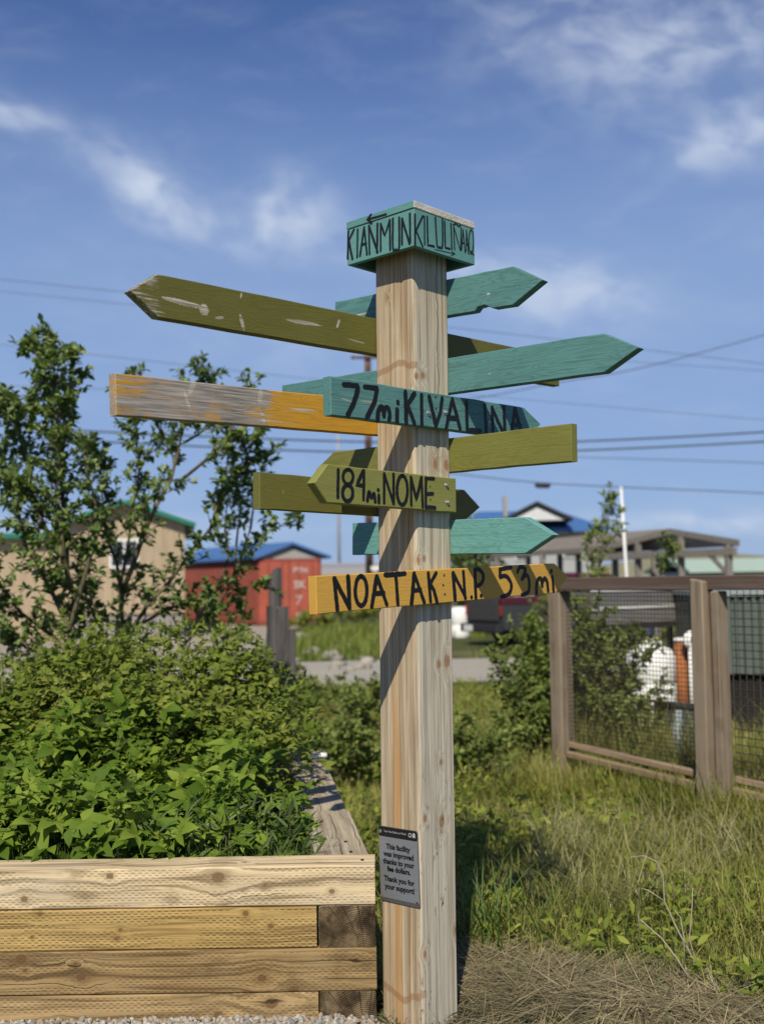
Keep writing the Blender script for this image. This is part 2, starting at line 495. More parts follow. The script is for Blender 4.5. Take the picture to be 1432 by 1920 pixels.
def paint(name, col, worn=0.1, grey=(0.27, 0.25, 0.22), fade=0.12, x_wear=None, streaky=0.5, chips=0.03, scrapes=()):
    """brushed paint on a sawn board: X runs along the board"""
    mt, g = new_mat(name)
    co0 = obj_coord(g, False)
    co = obj_coord(g)
    x, y, z = g.sep(co0)
    grain = g.noise(g.scale(co, 0.035, 1, 1), 150, 5, 0.6, 0.3)
    # cathedral figure showing through the paint
    fig = g.noise(g.scale(co, 0.11, 1, 1), 13, 2, 0.4, 1.6)
    lines = g.m('SINE', g.m('MULTIPLY', fig, 95.0))
    blot = g.noise(g.scale(co, 0.6, 1, 1), 7, 6, 0.65)
    c = g.ramp(blot, [(0.25, [q * (1 - fade) for q in col]), (0.75, [min(1, q * (1 + fade)) for q in col])])
    c = g.mix(g.m('MULTIPLY', g.step(lines, 0.2, 1.0), 0.4 * streaky), c, [q * 0.4 for q in col])
    c = g.mix(g.m('MULTIPLY', g.step(grain, 0.5, 0.68), 0.6 * streaky), c, [q * 0.45 for q in col])
    w = g.m('ADD', g.m('MULTIPLY', blot, 0.7), g.m('MULTIPLY', grain, 0.45))
    lim = 1.02 - worn
    if x_wear is not None:      # (x where the wear ends, softness, amount)
        lim = g.m('SUBTRACT', lim, g.m('MULTIPLY', g.step(x, x_wear[0] + x_wear[1], x_wear[0] - x_wear[1]), x_wear[2]))
    wm = g.step(w, g.m('SUBTRACT', lim, 0.07), g.m('ADD', lim, 0.05))
    wood = g.ramp(grain, [(0.35, [q * 0.4 for q in grey]), (0.5, grey), (0.68, [min(1, q * 1.75) for q in grey])])
    c = g.mix(wm, c, wood)
    # pale chips and scrapes
    ch = g.step(g.noise(g.scale(co, 0.35, 1, 1), 34, 4, 0.7, 0.5), 0.74 - chips, 0.78 - chips)
    sc = g.step(g.noise(g.scale(co, 1.6, 1, 0.5), 13, 3, 0.6, 0.4), 0.735 - chips, 0.765 - chips)
    c = g.mix(g.m('MULTIPLY', g.m('MAXIMUM', ch, sc), 0.65), c, (0.52, 0.50, 0.44))
    if scrapes:      # single gouges: x, z, half length, half width, tilt
        ragged = g.m('MULTIPLY', g.m('SUBTRACT', g.noise(co0, 130, 3, 0.6), 0.5), 0.9)
        sm = None
        for (sx, sz, hl, hw, an) in scrapes:
            ca, sa = math.cos(R(an)), math.sin(R(an))
            ddx, ddz = g.m('SUBTRACT', x, sx), g.m('SUBTRACT', z, sz)
            p = g.m('ADD', g.m('MULTIPLY', ddx, ca / hl), g.m('MULTIPLY', ddz, sa / hl))
            q = g.m('ADD', g.m('MULTIPLY', ddx, -sa / hw), g.m('MULTIPLY', ddz, ca / hw))
            d = g.m('ADD', g.m('SQRT', g.m('ADD', g.m('MULTIPLY', p, p), g.m('MULTIPLY', q, q))), ragged)
            k = g.m('SUBTRACT', 1.0, g.step(d, 0.75, 1.05))
            sm = k if sm is None else g.m('MAXIMUM', sm, k)
        c = g.mix(g.m('MULTIPLY', sm, 0.85), c, g.ramp(grain, [(0.35, (0.10, 0.085, 0.065)), (0.5, (0.36, 0.33, 0.26)), (0.65, (0.58, 0.55, 0.47))]))
    h = g.m('ADD', g.m('MULTIPLY', grain, -0.6), g.m('MULTIPLY', g.m('ADD', lines, g.m('MULTIPLY', wm, -1.5)), 0.12))
    fin(g, c, 0.62, g.bump(h, 0.35, 0.003), spec=0.3)
    return mt

def timber_wood(name, base, dark, incise=1.0, silver=0.2, knots=()):
    """pressure treated sawn timber with incising cuts: X along the grain, front face in XZ"""
    mt, g = new_mat(name)
    co = obj_coord(g)
    x, y, z = g.sep(co)
    ax = g.add('ShaderNodeNewGeometry')
    nz = g.m('ABSOLUTE', g.sep(ax.outputs['Normal'])[2])
    zz = g.m('ADD', z, g.m('MULTIPLY', g.m('SUBTRACT', y, 0.0), 0.83))
    p = g.comb(g.m('MULTIPLY', x, 2.3), g.m('MULTIPLY', zz, 7.5), 0.0)
    vo = g.vor(p, 1.0, dims='2D')
    dist, kpos = vo.outputs['Distance'], vo.outputs['Position']
    dl = g.v('SUBTRACT', p, kpos)
    lx, lz, _ = g.sep(dl)
    kr = g.m('SQRT', g.m('ADD', g.m('POWER', g.m('MULTIPLY', lx, 1 / 2.3 / 0.02), 2.0), g.m('POWER', g.m('MULTIPLY', lz, 1 / 7.5 / 0.016), 2.0)))
    keep = g.step(g.sep(vo.outputs['Color'])[0], 0.45, 0.5)
    kr = g.m('MULTIPLY', kr, g.m('ADD', 0.55, g.m('MULTIPLY', g.noise(co, 38, 3, 0.6), 1.1)))
    kr = g.m('MULTIPLY', kr, g.m('ADD', 0.8, g.m('MULTIPLY', g.sep(vo.outputs['Color'])[1], 1.6)))
    kr = g.m('ADD', kr, g.m('MULTIPLY', g.m('SUBTRACT', 1.0, keep), 9.0))
    raw = g.add('ShaderNodeTexCoord').outputs['Object']
    wobble = g.m('ADD', 0.7, g.m('MULTIPLY', g.noise(raw, 45, 3, 0.6), 0.7))
    kdz = g.m('MULTIPLY', lz, 1 / 7.5)
    for (kx, kz, kw) in knots:      # the knots that stand out in this timber: x, z, radius
        dv = g.v('SUBTRACT', raw, (kx, 0.0, kz))
        ddx, _y, ddz = g.sep(dv)
        k2 = g.m('MULTIPLY', g.m('SQRT', g.m('ADD', g.m('POWER', g.m('MULTIPLY', ddx, 0.8 / kw), 2.0), g.m('POWER', g.m('MULTIPLY', ddz, 1 / kw), 2.0))), wobble)
        near = g.m('LESS_THAN', k2, kr)
        kdz = g.m('ADD', g.m('MULTIPLY', ddz, near), g.m('MULTIPLY', kdz, g.m('SUBTRACT', 1.0, near)))
        kr = g.m('MINIMUM', kr, k2)
    push = g.m('EXPONENT', g.m('MULTIPLY', g.m('MULTIPLY', kr, kr), -0.07))
    zg = g.m('SUBTRACT', zz, g.m('MULTIPLY', kdz, g.m('MULTIPLY', push, 0.85)))
    sway = g.m('MULTIPLY', g.m('SUBTRACT', g.noise(g.comb(x, 0.0, 0.0), 2.2, 3), 0.5), 0.02)
    gz = g.m('ADD', zg, sway)
    fine = g.noise(g.comb(g.m('MULTIPLY', x, 0.02), g.m('MULTIPLY', y, 0.4), gz), 240, 4, 0.6, 0.2)
    band = g.noise(g.comb(g.m('MULTIPLY', x, 0.03), g.m('MULTIPLY', y, 0.4), gz), 55, 3, 0.5, 0.5)
    blot = g.noise(g.scale(co, 0.4, 1, 1), 5, 5, 0.65)
    c = g.ramp(band, [(0.34, [q * 0.75 for q in dark]), (0.5, base), (0.68, [min(1, q * 1.32) for q in base])])
    c = g.mix(g.m('MULTIPLY', g.step(fine, 0.53, 0.7), 0.6), c, [q * 0.5 for q in dark])
    c = g.mix(g.m('MULTIPLY', g.step(blot, 0.42, 0.7), silver), c, (0.47, 0.42, 0.34))
    c = g.mix(g.m('MULTIPLY', g.step(g.noise(g.scale(co, 0.5, 1, 1), 9, 5, 0.7), 0.54, 0.7), 0.5), c, [q * 0.5 for q in dark])
    drip = g.m('MULTIPLY', g.step(g.noise(g.scale(co, 1, 1, 0.12), 42, 4, 0.7), 0.62, 0.7), g.step(g.noise(g.scale(co, 1, 1, 0.6), 6, 2), 0.52, 0.62))
    c = g.mix(g.m('MULTIPLY', drip, 0.6), c, [q * 0.3 for q in dark])
    # incising cuts in staggered rows, missing where the roller did not bite
    row = g.m('FLOOR', g.m('MULTIPLY', z, 1 / 0.0085))
    fz = g.m('FRACT', g.m('MULTIPLY', z, 1 / 0.0085))
    fx = g.m('FRACT', g.m('ADD', g.m('MULTIPLY', x, 1 / 0.024), g.m('MULTIPLY', row, 0.5)))
    dash = g.m('MULTIPLY', g.m('LESS_THAN', g.m('ABSOLUTE', g.m('SUBTRACT', fz, 0.5)), 0.15), g.m('LESS_THAN', fx, 0.52))
    zone = g.step(g.noise(g.comb(g.m('MULTIPLY', x, 0.35), 0.0, g.m('MULTIPLY', z, 3.0)), 8, 3, 0.6), 0.40, 0.5)
    dash = g.m('MULTIPLY', g.m('MULTIPLY', dash, zone), g.m('MULTIPLY', incise, g.m('SUBTRACT', 1.0, g.step(nz, 0.5, 0.8))))
    c = g.mix(g.m('MULTIPLY', dash, 0.85), c, (0.05, 0.032, 0.015))
    ring = g.m('SINE', g.m('MULTIPLY', kr, 11.0))
    c = g.mix(g.m('MULTIPLY', g.m('SUBTRACT', 1.0, g.step(kr, 0.75, 1.15)), 0.9), c, g.mix(g.m('MULTIPLY', ring, 0.5, clamp=True), (0.14, 0.07, 0.03), (0.035, 0.018, 0.01)))
    c = g.mix(g.m('MULTIPLY', g.m('SUBTRACT', 1.0, g.step(kr, 0.9, 3.0)), 0.4), c, [q * 0.8 for q in dark])
    # long drying checks
    cz = g.m('FRACT', g.m('ADD', g.m('MULTIPLY', gz, 1 / 0.062), g.m('MULTIPLY', g.noise(g.comb(x, 0.0, 0.0), 5, 4, 0.6), 0.35)))
    ck = g.m('ABSOLUTE', g.m('SUBTRACT', cz, 0.5))
    crack = g.m('MULTIPLY', g.m('SUBTRACT', 1.0, g.step(ck, 0.008, 0.028)), g.step(g.noise(g.scale(co, 0.5, 1, 1), 3.1, 3), 0.5, 0.58))
    c = g.mix(crack, c, (0.035, 0.024, 0.014))
    h = g.m('SUBTRACT', g.m('MULTIPLY', fine, -0.6), g.m('ADD', g.m('MULTIPLY', dash, 0.9), crack))
    fin(g, c, 0.85, g.bump(h, 0.5, 0.004), spec=0.2)
    return mt

def end_grain():
    mt, g = new_mat('timber_end_grain')
    co = obj_coord(g)
    x, y, z = g.sep(co)
    r = g.sep(g.v('MULTIPLY', g.add('ShaderNodeTexCoord').outputs['Object'], (1, 1, 1)))
    d = g.m('SQRT', g.m('ADD', g.m('POWER', g.m('ADD', r[1], 0.06), 2.0), g.m('POWER', g.m('ADD', r[2], 0.09), 2.0)))
    n = g.noise(co, 14, 5, 0.6)
    rings = g.m('SINE', g.m('MULTIPLY', g.m('ADD', d, g.m('MULTIPLY', n, 0.02)), 900.0))
    blot = g.noise(co, 11, 5, 0.65, 0.5)
    c = g.ramp(blot, [(0.36, (0.022, 0.015, 0.009)), (0.5, (0.085, 0.06, 0.033)), (0.66, (0.22, 0.165, 0.095))])
    c = g.mix(g.m('MULTIPLY', g.step(rings, -0.2, 0.9), 0.4), c, (0.05, 0.032, 0.018))
    an = g.m('ARCTAN2', g.m('ADD', r[2], 0.09), g.m('ADD', r[1], 0.06))
    chk = g.m('ABSOLUTE', g.m('SUBTRACT', g.noise(g.comb(g.m('MULTIPLY', an, 4.0), 0.0, 0.0), 2.2, 2), 0.5))
    c = g.mix(g.m('MULTIPLY', g.m('SUBTRACT', 1.0, g.step(chk, 0.0015, 0.006)), 0.7), c, (0.018, 0.012, 0.008))
    fin(g, c, 0.9, g.bump(g.m('ADD', rings, g.m('MULTIPLY', n, 2)), 0.35, 0.003), spec=0.15)
    return mt

def leaf_mat(name, a, b, c3, trans=0.3, rough=0.5, spec=0.35, patch=0.25, pscale=2.2):
    mt, g = new_mat(name)
    geo = g.add('ShaderNodeNewGeometry')
    ri = geo.outputs['Random Per Island']
    oi = g.add('ShaderNodeObjectInfo').outputs['Random']
    f = g.m('FRACT', g.m('ADD', ri, g.m('MULTIPLY', oi, 0.37)))
    n = g.noise(geo.outputs['Position'], pscale, 3)
    f = g.m('ADD', g.m('MULTIPLY', f, 1 - patch), g.m('MULTIPLY', g.step(n, 0.36, 0.64), patch))
    col = g.ramp(f, [(0.0, a), (0.55, b), (1.0, c3)])
    col = g.mix(g.m('MULTIPLY', geo.outputs['Backfacing'], 0.3), col, (0.16, 0.20, 0.10))
    fin(g, col, rough + 0.12, spec=spec * 0.45)
    tr = g.add('ShaderNodeBsdfTranslucent')
    g.put(tr.inputs[0], g.mix(1.0, col, (0.9, 1.0, 0.35), 'MULTIPLY'))
    mx = g.add('ShaderNodeMixShader'); mx.inputs[0].default_value = trans
    g.nt.links.new(g.bsdf.outputs[0], mx.inputs[1]); g.nt.links.new(tr.outputs[0], mx.inputs[2])
    g.nt.links.new(mx.outputs[0], g.out.inputs[0])
    return mt

def plank_wood(name, base, dark, axis='Z', scale=1.0, red=None):
    """aged timber for fences and sheds; grain along the given object axis"""
    mt, g = new_mat(name)
    co = obj_coord(g)
    k = {'X': (0.03, 1, 1), 'Y': (1, 0.03, 1), 'Z': (1, 1, 0.03)}[axis]
    fine = g.noise(g.scale(co, *k), 120 * scale, 5, 0.6, 0.3)
    band = g.noise(g.scale(co, *k), 26 * scale, 3, 0.5, 0.4)
    blot = g.noise(co, 4 * scale, 5, 0.6)
    c = g.ramp(band, [(0.3, dark), (0.7, base)])
    c = g.mix(g.m('MULTIPLY', g.step(fine, 0.5, 0.7), 0.55), c, [q * 0.5 for q in dark])
    if red:
        c = g.mix(g.m('MULTIPLY', g.step(blot, 0.42, 0.62), 0.6), c, red)
    fin(g, c, 0.85, g.bump(fine, -0.4, 0.004), spec=0.2)
    return mt

def ground_mat():
    mt, g = new_mat('rough_ground')
    co = g.add('ShaderNodeNewGeometry').outputs['Position']
    a = g.noise(co, 1.3, 6, 0.65); b = g.noise(co, 14, 6, 0.7); far = g.noise(co, 0.12, 4, 0.6)
    green = g.ramp(b, [(0.3, (0.03, 0.042, 0.014)), (0.55, (0.075, 0.09, 0.032)), (0.75, (0.16, 0.15, 0.065))])
    soil = g.ramp(b, [(0.3, (0.035, 0.026, 0.018)), (0.7, (0.13, 0.10, 0.065))])
    c = g.mix(g.step(a, 0.5, 0.66), green, soil)
    c = g.mix(g.m('MULTIPLY', g.step(far, 0.5, 0.62), 0.5), c, (0.2, 0.175, 0.10))
    fin(g, c, 0.95, g.bump(b, 0.8, 0.03), spec=0.1)
    return mt

def gravel_mat(name, lo, hi):
    mt, g = new_mat(name)
    co = g.add('ShaderNodeNewGeometry').outputs['Position']
    a = g.noise(co, 0.7, 6, 0.65); b = g.noise(co, 30, 5, 0.7)
    vo = g.vor(co, 40)
    c = g.mix(g.m('ADD', g.m('MULTIPLY', a, 0.6), g.m('MULTIPLY', b, 0.4)), lo, hi)
    c = g.mix(0.35, c, vo.outputs['Color'], 'SOFT_LIGHT')
    fin(g, c, 0.95, g.bump(b, 0.6, 0.02), spec=0.1)
    return mt

def stone_mat(name, cols):
    mt, g = new_mat(name)
    geo = g.add('ShaderNodeNewGeometry')
    oi = g.add('ShaderNodeObjectInfo').outputs['Random']
    f = g.m('FRACT', g.m('ADD', geo.outputs['Random Per Island'], oi))
    n = g.noise(obj_coord(g), 45, 4, 0.6)
    c = g.ramp(f, [(i / (len(cols) - 1), q) for i, q in enumerate(cols)])
    c = g.mix(g.m('MULTIPLY', g.step(n, 0.5, 0.7), 0.3), c, (0.1, 0.09, 0.08))
    fin(g, c, 0.85, g.bump(n, 0.3, 0.005), spec=0.25)
    return mt

TEAL, OLIVE, AMBER = (0.088, 0.215, 0.205), (0.135, 0.13, 0.03), (0.50, 0.265, 0.03)
M = {}
M['post'] = post_wood()
M['teal'] = paint('teal_paint', TEAL, 0.06, streaky=0.8, chips=-0.02, scrapes=[(-0.36, -0.003, 0.05, 0.004, 2), (-0.47, -0.008, 0.03, 0.0025, -6), (0.286, -0.014, 0.008, 0.004, 0)])
M['teal_cap'] = paint('teal_cap_paint', (0.105, 0.255, 0.235), 0.03, streaky=0.2, chips=-0.02)
M['teal_worn'] = flat_mat('peeled_lid_wood', (0.50, 0.47, 0.40), 0.8, var=0.25, scale=22, bump=0.5, dirt=(0.12, 0.24, 0.22))
M['teal_pale'] = paint('pale_teal_paint', (0.125, 0.31, 0.285), 0.02, streaky=0.7, chips=-0.02)
M['olive'] = paint('olive_paint', OLIVE, 0.08, streaky=0.25)
M['olive_light'] = paint('light_olive_paint', (0.165, 0.165, 0.038), 0.03, streaky=0.45, chips=-0.02)
M['olive_sign'] = paint('olive_sign_paint', (0.20, 0.205, 0.055), 0.02, streaky=0.15, chips=-0.03)
M['olive_scuffed'] = paint('scuffed_olive_paint', (0.115, 0.11, 0.022), 0.12, x_wear=(-1.0, 0.1, 0.3), streaky=0.3, chips=-0.01,
    scrapes=[(-0.96, -0.008, 0.09, 0.009, -3), (-0.88, -0.018, 0.02, 0.02, 20), (-0.728, 0.052, 0.012, 0.004, 75), (-0.727, -0.036, 0.03, 0.008, -72), (-0.456, 0.001, 0.09, 0.0075, 1), (-0.287, 0.021, 0.02, 0.006, 65), (-0.82, -0.035, 0.02, 0.005, 8), (-0.2, -0.03, 0.05, 0.003, -4)])
M['amber_worn'] = paint('worn_amber_paint', AMBER, 0.12, grey=(0.25, 0.225, 0.20), x_wear=(-0.50, 0.16, 0.38), streaky=0.4, chips=-0.01,
    scrapes=[(-0.925, 0.045, 0.03, 0.011, 60), (-0.945, 0.0, 0.035, 0.006, -70), (-0.648, 0.04, 0.028, 0.011, 80), (-0.64, -0.03, 0.032, 0.008, -75), (-0.46, 0.004, 0.07, 0.006, 0)])
M['amber'] = paint('amber_paint', (0.52, 0.30, 0.055), 0.02, fade=0.07, streaky=0.12, chips=-0.04)
M['black'] = flat_mat('black_letter_paint', (0.006, 0.006, 0.008), 0.42, var=0.3, scale=80, bump=0.4, spec=0.35)
M['steel'] = flat_mat('galvanised_steel', (0.42, 0.42, 0.42), 0.45, 0.9, scale=60)
M['hole'] = flat_mat('dark_hole', (0.02, 0.016, 0.012), 0.9)
M['plaque'] = flat_mat('grey_plaque_metal', (0.20, 0.21, 0.225), 0.5, 0.25, var=0.16, scale=90, bump=0.08)
M['plaque_edge'] = flat_mat('plaque_border', (0.10, 0.10, 0.105), 0.5, 0.3)
M['plaque_black'] = flat_mat('plaque_black', (0.008, 0.008, 0.009), 0.5)
M['plaque_white'] = flat_mat('plaque_white', (0.35, 0.36, 0.37), 0.6)
M['timber_top'] = timber_wood('pale_top_timber', (0.54, 0.425, 0.26), (0.32, 0.235, 0.13), 0.7, 0.4, [(0.80, 0.035, 0.02), (0.42, 0.045, 0.011), (0.12, -0.03, 0.012), (1.2, -0.02, 0.009)])
M['timber_gold'] = timber_wood('golden_timber', (0.36, 0.245, 0.09), (0.24, 0.15, 0.05), 1.0, 0.05, [(0.547, -0.03, 0.008), (0.56, 0.0, 0.007), (1.088, 0.005, 0.009), (1.0, 0.05, 0.01), (0.25, -0.02, 0.006)])
M['timber_brown'] = timber_wood('brown_timber', (0.265, 0.18, 0.08), (0.16, 0.10, 0.042), 0.75, 0.06, [(0.32, -0.011, 0.014), (0.952, -0.025, 0.014), (0.30, 0.035, 0.006), (1.28, 0.03, 0.006)])
M['timber_low'] = timber_wood('tan_timber', (0.33, 0.23, 0.11), (0.21, 0.135, 0.06), 0.8, 0.06, [(1.087, 0.039, 0.019), (0.90, 0.0, 0.015), (0.35, -0.03, 0.01)])
M['timber_rim'] = timber_wood('grey_rim_timber', (0.34, 0.285, 0.20), (0.26, 0.21, 0.145), 0.0, 0.4)
M['end_grain'] = end_grain()
M['raspberry'] = leaf_mat('raspberry_leaf', (0.055, 0.11, 0.012), (0.135, 0.215, 0.024), (0.26, 0.33, 0.05), 0.34)
M['yellow_herb'] = leaf_mat('yellow_green_leaf', (0.075, 0.115, 0.016), (0.15, 0.20, 0.028), (0.25, 0.27, 0.055), 0.3)
M['wormwood'] = leaf_mat('silver_green_leaf', (0.045, 0.085, 0.02), (0.085, 0.14, 0.035), (0.20, 0.25, 0.11), 0.22)
M['bed_grass'] = leaf_mat('lush_grass', (0.045, 0.10, 0.015), (0.075, 0.15, 0.02), (0.13, 0.20, 0.04), 0.25)
M['willow'] = leaf_mat('willow_leaf', (0.075, 0.125, 0.03), (0.155, 0.225, 0.06), (0.32, 0.39, 0.16), 0.36, 0.38, 0.5)
M['shrub'] = leaf_mat('shrub_leaf', (0.085, 0.125, 0.026), (0.165, 0.215, 0.05), (0.30, 0.34, 0.11), 0.36)
M['grass'] = leaf_mat('meadow_grass', (0.12, 0.15, 0.022), (0.33, 0.325, 0.06), (0.64, 0.54, 0.22), 0.36, patch=0.5, pscale=1.5)
M['weed'] = leaf_mat('meadow_weed_leaf', (0.09, 0.14, 0.018), (0.20, 0.25, 0.036), (0.37, 0.38, 0.08), 0.36)
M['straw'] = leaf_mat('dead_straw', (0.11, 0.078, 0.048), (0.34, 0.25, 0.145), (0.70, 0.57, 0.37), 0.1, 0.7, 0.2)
M['dark_straw'] = leaf_mat('rotting_straw', (0.022, 0.016, 0.013), (0.06, 0.043, 0.032), (0.17, 0.125, 0.08), 0.03, 0.8, 0.15)  # straw tone with a ground shadow put into the colour
M['dead_grass'] = leaf_mat('bleached_grass', (0.20, 0.18, 0.075), (0.38, 0.34, 0.17), (0.58, 0.52, 0.32), 0.2, 0.8, 0.2)
M['dry_stalk'] = leaf_mat('dry_stalk', (0.20, 0.17, 0.12), (0.36, 0.31, 0.23), (0.50, 0.45, 0.36), 0.05, 0.8, 0.2)
M['bark'] = plank_wood('willow_bark', (0.20, 0.17, 0.10), (0.07, 0.055, 0.035))
M['ground'] = ground_mat()
M['bed_soil'] = flat_mat('bed_soil', (0.03, 0.022, 0.015), 0.95, var=0.4, scale=20, bump=0.6)
M['road'] = gravel_mat('road_gravel', (0.26, 0.235, 0.20), (0.42, 0.39, 0.34))
M['lot'] = gravel_mat('lot_gravel', (0.25, 0.22, 0.175), (0.38, 0.34, 0.27))
M['stone'] = stone_mat('pad_gravel_stone', [(0.15, 0.145, 0.135), (0.32, 0.30, 0.26), (0.27, 0.20, 0.135), (0.42, 0.41, 0.38), (0.19, 0.19, 0.19)])
M['rock'] = stone_mat('pale_rock', [(0.25, 0.23, 0.19), (0.36, 0.34, 0.29), (0.20, 0.185, 0.16)])
M['fence'] = plank_wood('fence_wood', (0.27, 0.215, 0.155), (0.125, 0.092, 0.062), red=(0.235, 0.195, 0.15))
M['fence_x'] = plank_wood('fence_rail_wood', (0.15, 0.11, 0.09), (0.075, 0.052, 0.043), 'X')
M['fence_bottom'] = plank_wood('fence_bottom_wood', (0.33, 0.245, 0.165), (0.18, 0.125, 0.085), 'X')
M['wire'] = flat_mat('fence_wire', (0.07, 0.055, 0.045), 0.6, 0.4)
M['old_wood'] = plank_wood('black_weathered_wood', (0.13, 0.12, 0.115), (0.045, 0.042, 0.045))
M['grey_wood'] = plank_wood('grey_weathered_wood', (0.26, 0.235, 0.205), (0.13, 0.115, 0.10), 'X')
M['grey_post'] = plank_wood('grey_weathered_post', (0.24, 0.22, 0.195), (0.13, 0.12, 0.105))

# ------------------------------------------------------------------ ground, road, lot
def ground_sheet():
    ys = np.concatenate([np.linspace(-12, 2, 8), np.linspace(2.4, 14, 60), 14 * 1.12 ** np.arange(1, 40)])
    xs = np.concatenate([-8 * 1.16 ** np.arange(30, 0, -1), np.linspace(-8, 8, 90), 8 * 1.16 ** np.arange(1, 31)])
    X, Y = np.meshgrid(xs, ys)
    Z = ground_z(X, Y)
    V = np.stack([X, Y, Z], -1).reshape(-1, 3)
    nx, ny = len(xs), len(ys)
    i = np.arange(nx * ny).reshape(ny, nx)
    a, b, c, d = i[:-1, :-1].ravel(), i[:-1, 1:].ravel(), i[1:, 1:].ravel(), i[1:, :-1].ravel()
    T = np.concatenate([np.stack([a, b, c], 1), np.stack([a, c, d], 1)])
    o = link('ground', npmesh('ground', V, T, True), M['ground'])
    tag(o, 'rough ground of soil, grass and dead straw', 'ground', kind='structure')
ground_sheet()

def strip(name, pts_lo, pts_hi, z, mat, label):
    n = len(pts_lo)
    vs = [(x, y, z) for x, y in pts_lo] + [(x, y, z) for x, y in pts_hi]
    o = link(name, pymesh(name, vs, [(i, i + 1, n + i + 1, n + i) for i in range(n - 1)]), mat)
    tag(o, label, name.split('_')[-1], kind='structure')
xs_ = [-60 + i * 3.0 for i in range(41)]
strip('gravel_road', [(x, 16.9 + 0.5 * math.sin(x * 0.3) + 0.02 * x) for x in xs_], [(x, 21.8 + 0.4 * math.sin(x * 0.4 + 1) + 0.02 * x) for x in xs_], 0.03, M['road'], 'pale gravel road crossing behind the signpost')
strip('gravel_lot', [(x, 22.2 + 0.3 * math.sin(x)) for x in xs_ if x < -2.5], [(x, 46 + 0.5 * math.sin(x)) for x in xs_ if x < -2.5], 0.02, M['lot'], 'tan gravel lot round the house and container')

def gravel_pad():
    n = 3600
    P = np.stack([rng.uniform(-1.75, 0.02, n), 3.915 - np.abs(rng.normal(0, 0.2, n)), np.zeros(n)], 1)
    P[:, 2] = ground_z(P[:, 0], P[:, 1]) + rng.uniform(-0.004, 0.012, n)
    S = rng.uniform(0.007, 0.017, n)
    t = ICO_V * np.array([1.0, 0.8, 0.6])
    V, T = inst(t, ICO_T, P, rand_unit(n, -0.3), rand_unit(n), S)
    V += rng.normal(0, 0.0012, V.shape)
    o = link('gravel', npmesh('gravel', V, T), M['stone'])
    tag(o, 'loose grey and tan gravel along the foot of the timber bed', 'gravel', kind='stuff')
gravel_pad()

# ------------------------------------------------------------------ signpost
LEAN, YAW, PS, BT = 0.00528, R(43.6767), 0.19, 0.038
sign = empty('signpost', (0.1149 - 1.3 * LEAN, 3.9964, 0), label='square wooden post with painted distance boards and teal lettered cap', cat='signpost')
sign.rotation_mode = 'QUATERNION'
sign.rotation_quaternion = (Matrix.Rotation(LEAN, 3, 'Y') @ Matrix.Rotation(-YAW, 3, 'Z')).to_quaternion()

def sign_post():
    n = 24
    H0, H1 = -0.35, 2.85
    h, c = PS / 2, 0.011
    ring = []
    for sx, sy in ((1, -1), (1, 1), (-1, 1), (-1, -1)):
        a0 = math.atan2(sy, sx)
        cc = c * (1.25 if (sx, sy) == (1, -1) else 0.7)
        for k in (-1, -0.33, 0.33, 1):
            a = a0 + k * math.pi / 4
            ring.append((sx * (h - cc) + cc * math.cos(a), sy * (h - cc) + cc * math.sin(a)))
    vs, fs = [], []
    m = len(ring)
    for i in range(n + 1):
        z = H0 + (H1 - H0) * i / n
        for (x, y) in ring:
            vs.append((x + rnd.gauss(0, 0.0003), y + rnd.gauss(0, 0.0003), z))
    for i in range(n):
        for k in range(m):
            k2 = (k + 1) % m
            fs.append((i * m + k, i * m + k2, (i + 1) * m + k2, (i + 1) * m + k))
    fs.append(tuple(n * m + k for k in range(m)))
    link('post', pymesh('post', vs, fs, False), M['post'], sign)
sign_post()

def board_mesh(x0, x1, h, t, tip_l=0.0, tip_r=0.0, notch=None, seed=0, c=0.0028):
    """board front in XZ at y=0, thickness to +y; tip_l / tip_r = length of the pointed end"""
    q = random.Random(seed)
    def edge(xa, xb, z, n=14):
        return [(xa + (xb - xa) * i / n, z + q.gauss(0, 0.0006)) for i in range(n + 1)]
    bot = edge(x0 + tip_l, x1 - tip_r, -h / 2)
    if notch:
        bot = [p for p in bot if abs(p[0] - notch[0]) > notch[1]]
        k = next(i for i, p in enumerate(bot) if p[0] > notch[0])
        bot[k:k] = [(notch[0] - notch[1], -h / 2), (notch[0] - 0.7 * notch[1], -h / 2 + notch[2] * 0.8), (notch[0] + 0.1 * notch[1], -h / 2 + notch[2]), (notch[0] + notch[1], -h / 2)]
    top = edge(x1 - tip_r, x0 + tip_l, h / 2)
    poly = list(bot)
    if tip_r:
        poly.append((x1, q.gauss(0, 0.003)))
    poly += top
    if tip_l:
        poly.append((x0, q.gauss(0, 0.003)))
    n = len(poly)
    ins = []
    for i in range(n):
        p0, p, p1 = Vector(poly[i - 1]), Vector(poly[i]), Vector(poly[(i + 1) % n])
        e0, e1 = (p - p0), (p1 - p)
        n0, n1 = Vector((-e0.y, e0.x)), Vector((-e1.y, e1.x))
        if n0.length > 0: n0.normalize()
        if n1.length > 0: n1.normalize()
        b = n0 + n1
        b = b.normalized() if b.length > 1e-6 else n1
        ins.append(p + b * c)
    vs = [(p[0], 0, p[1]) for p in ins] + [(p[0], c, p[1]) for p in poly] + [(p[0], t - c, p[1]) for p in poly] + [(p[0], t, p[1]) for p in ins]
    fs = [tuple(range(n)), tuple(reversed(range(3 * n, 4 * n)))]
    for r_ in range(3):
        for i in range(n):
            j = (i + 1) % n
            fs.append((r_ * n + j, r_ * n + i, (r_ + 1) * n + i, (r_ + 1) * n + j))
    return pymesh('sign_board', vs, fs)

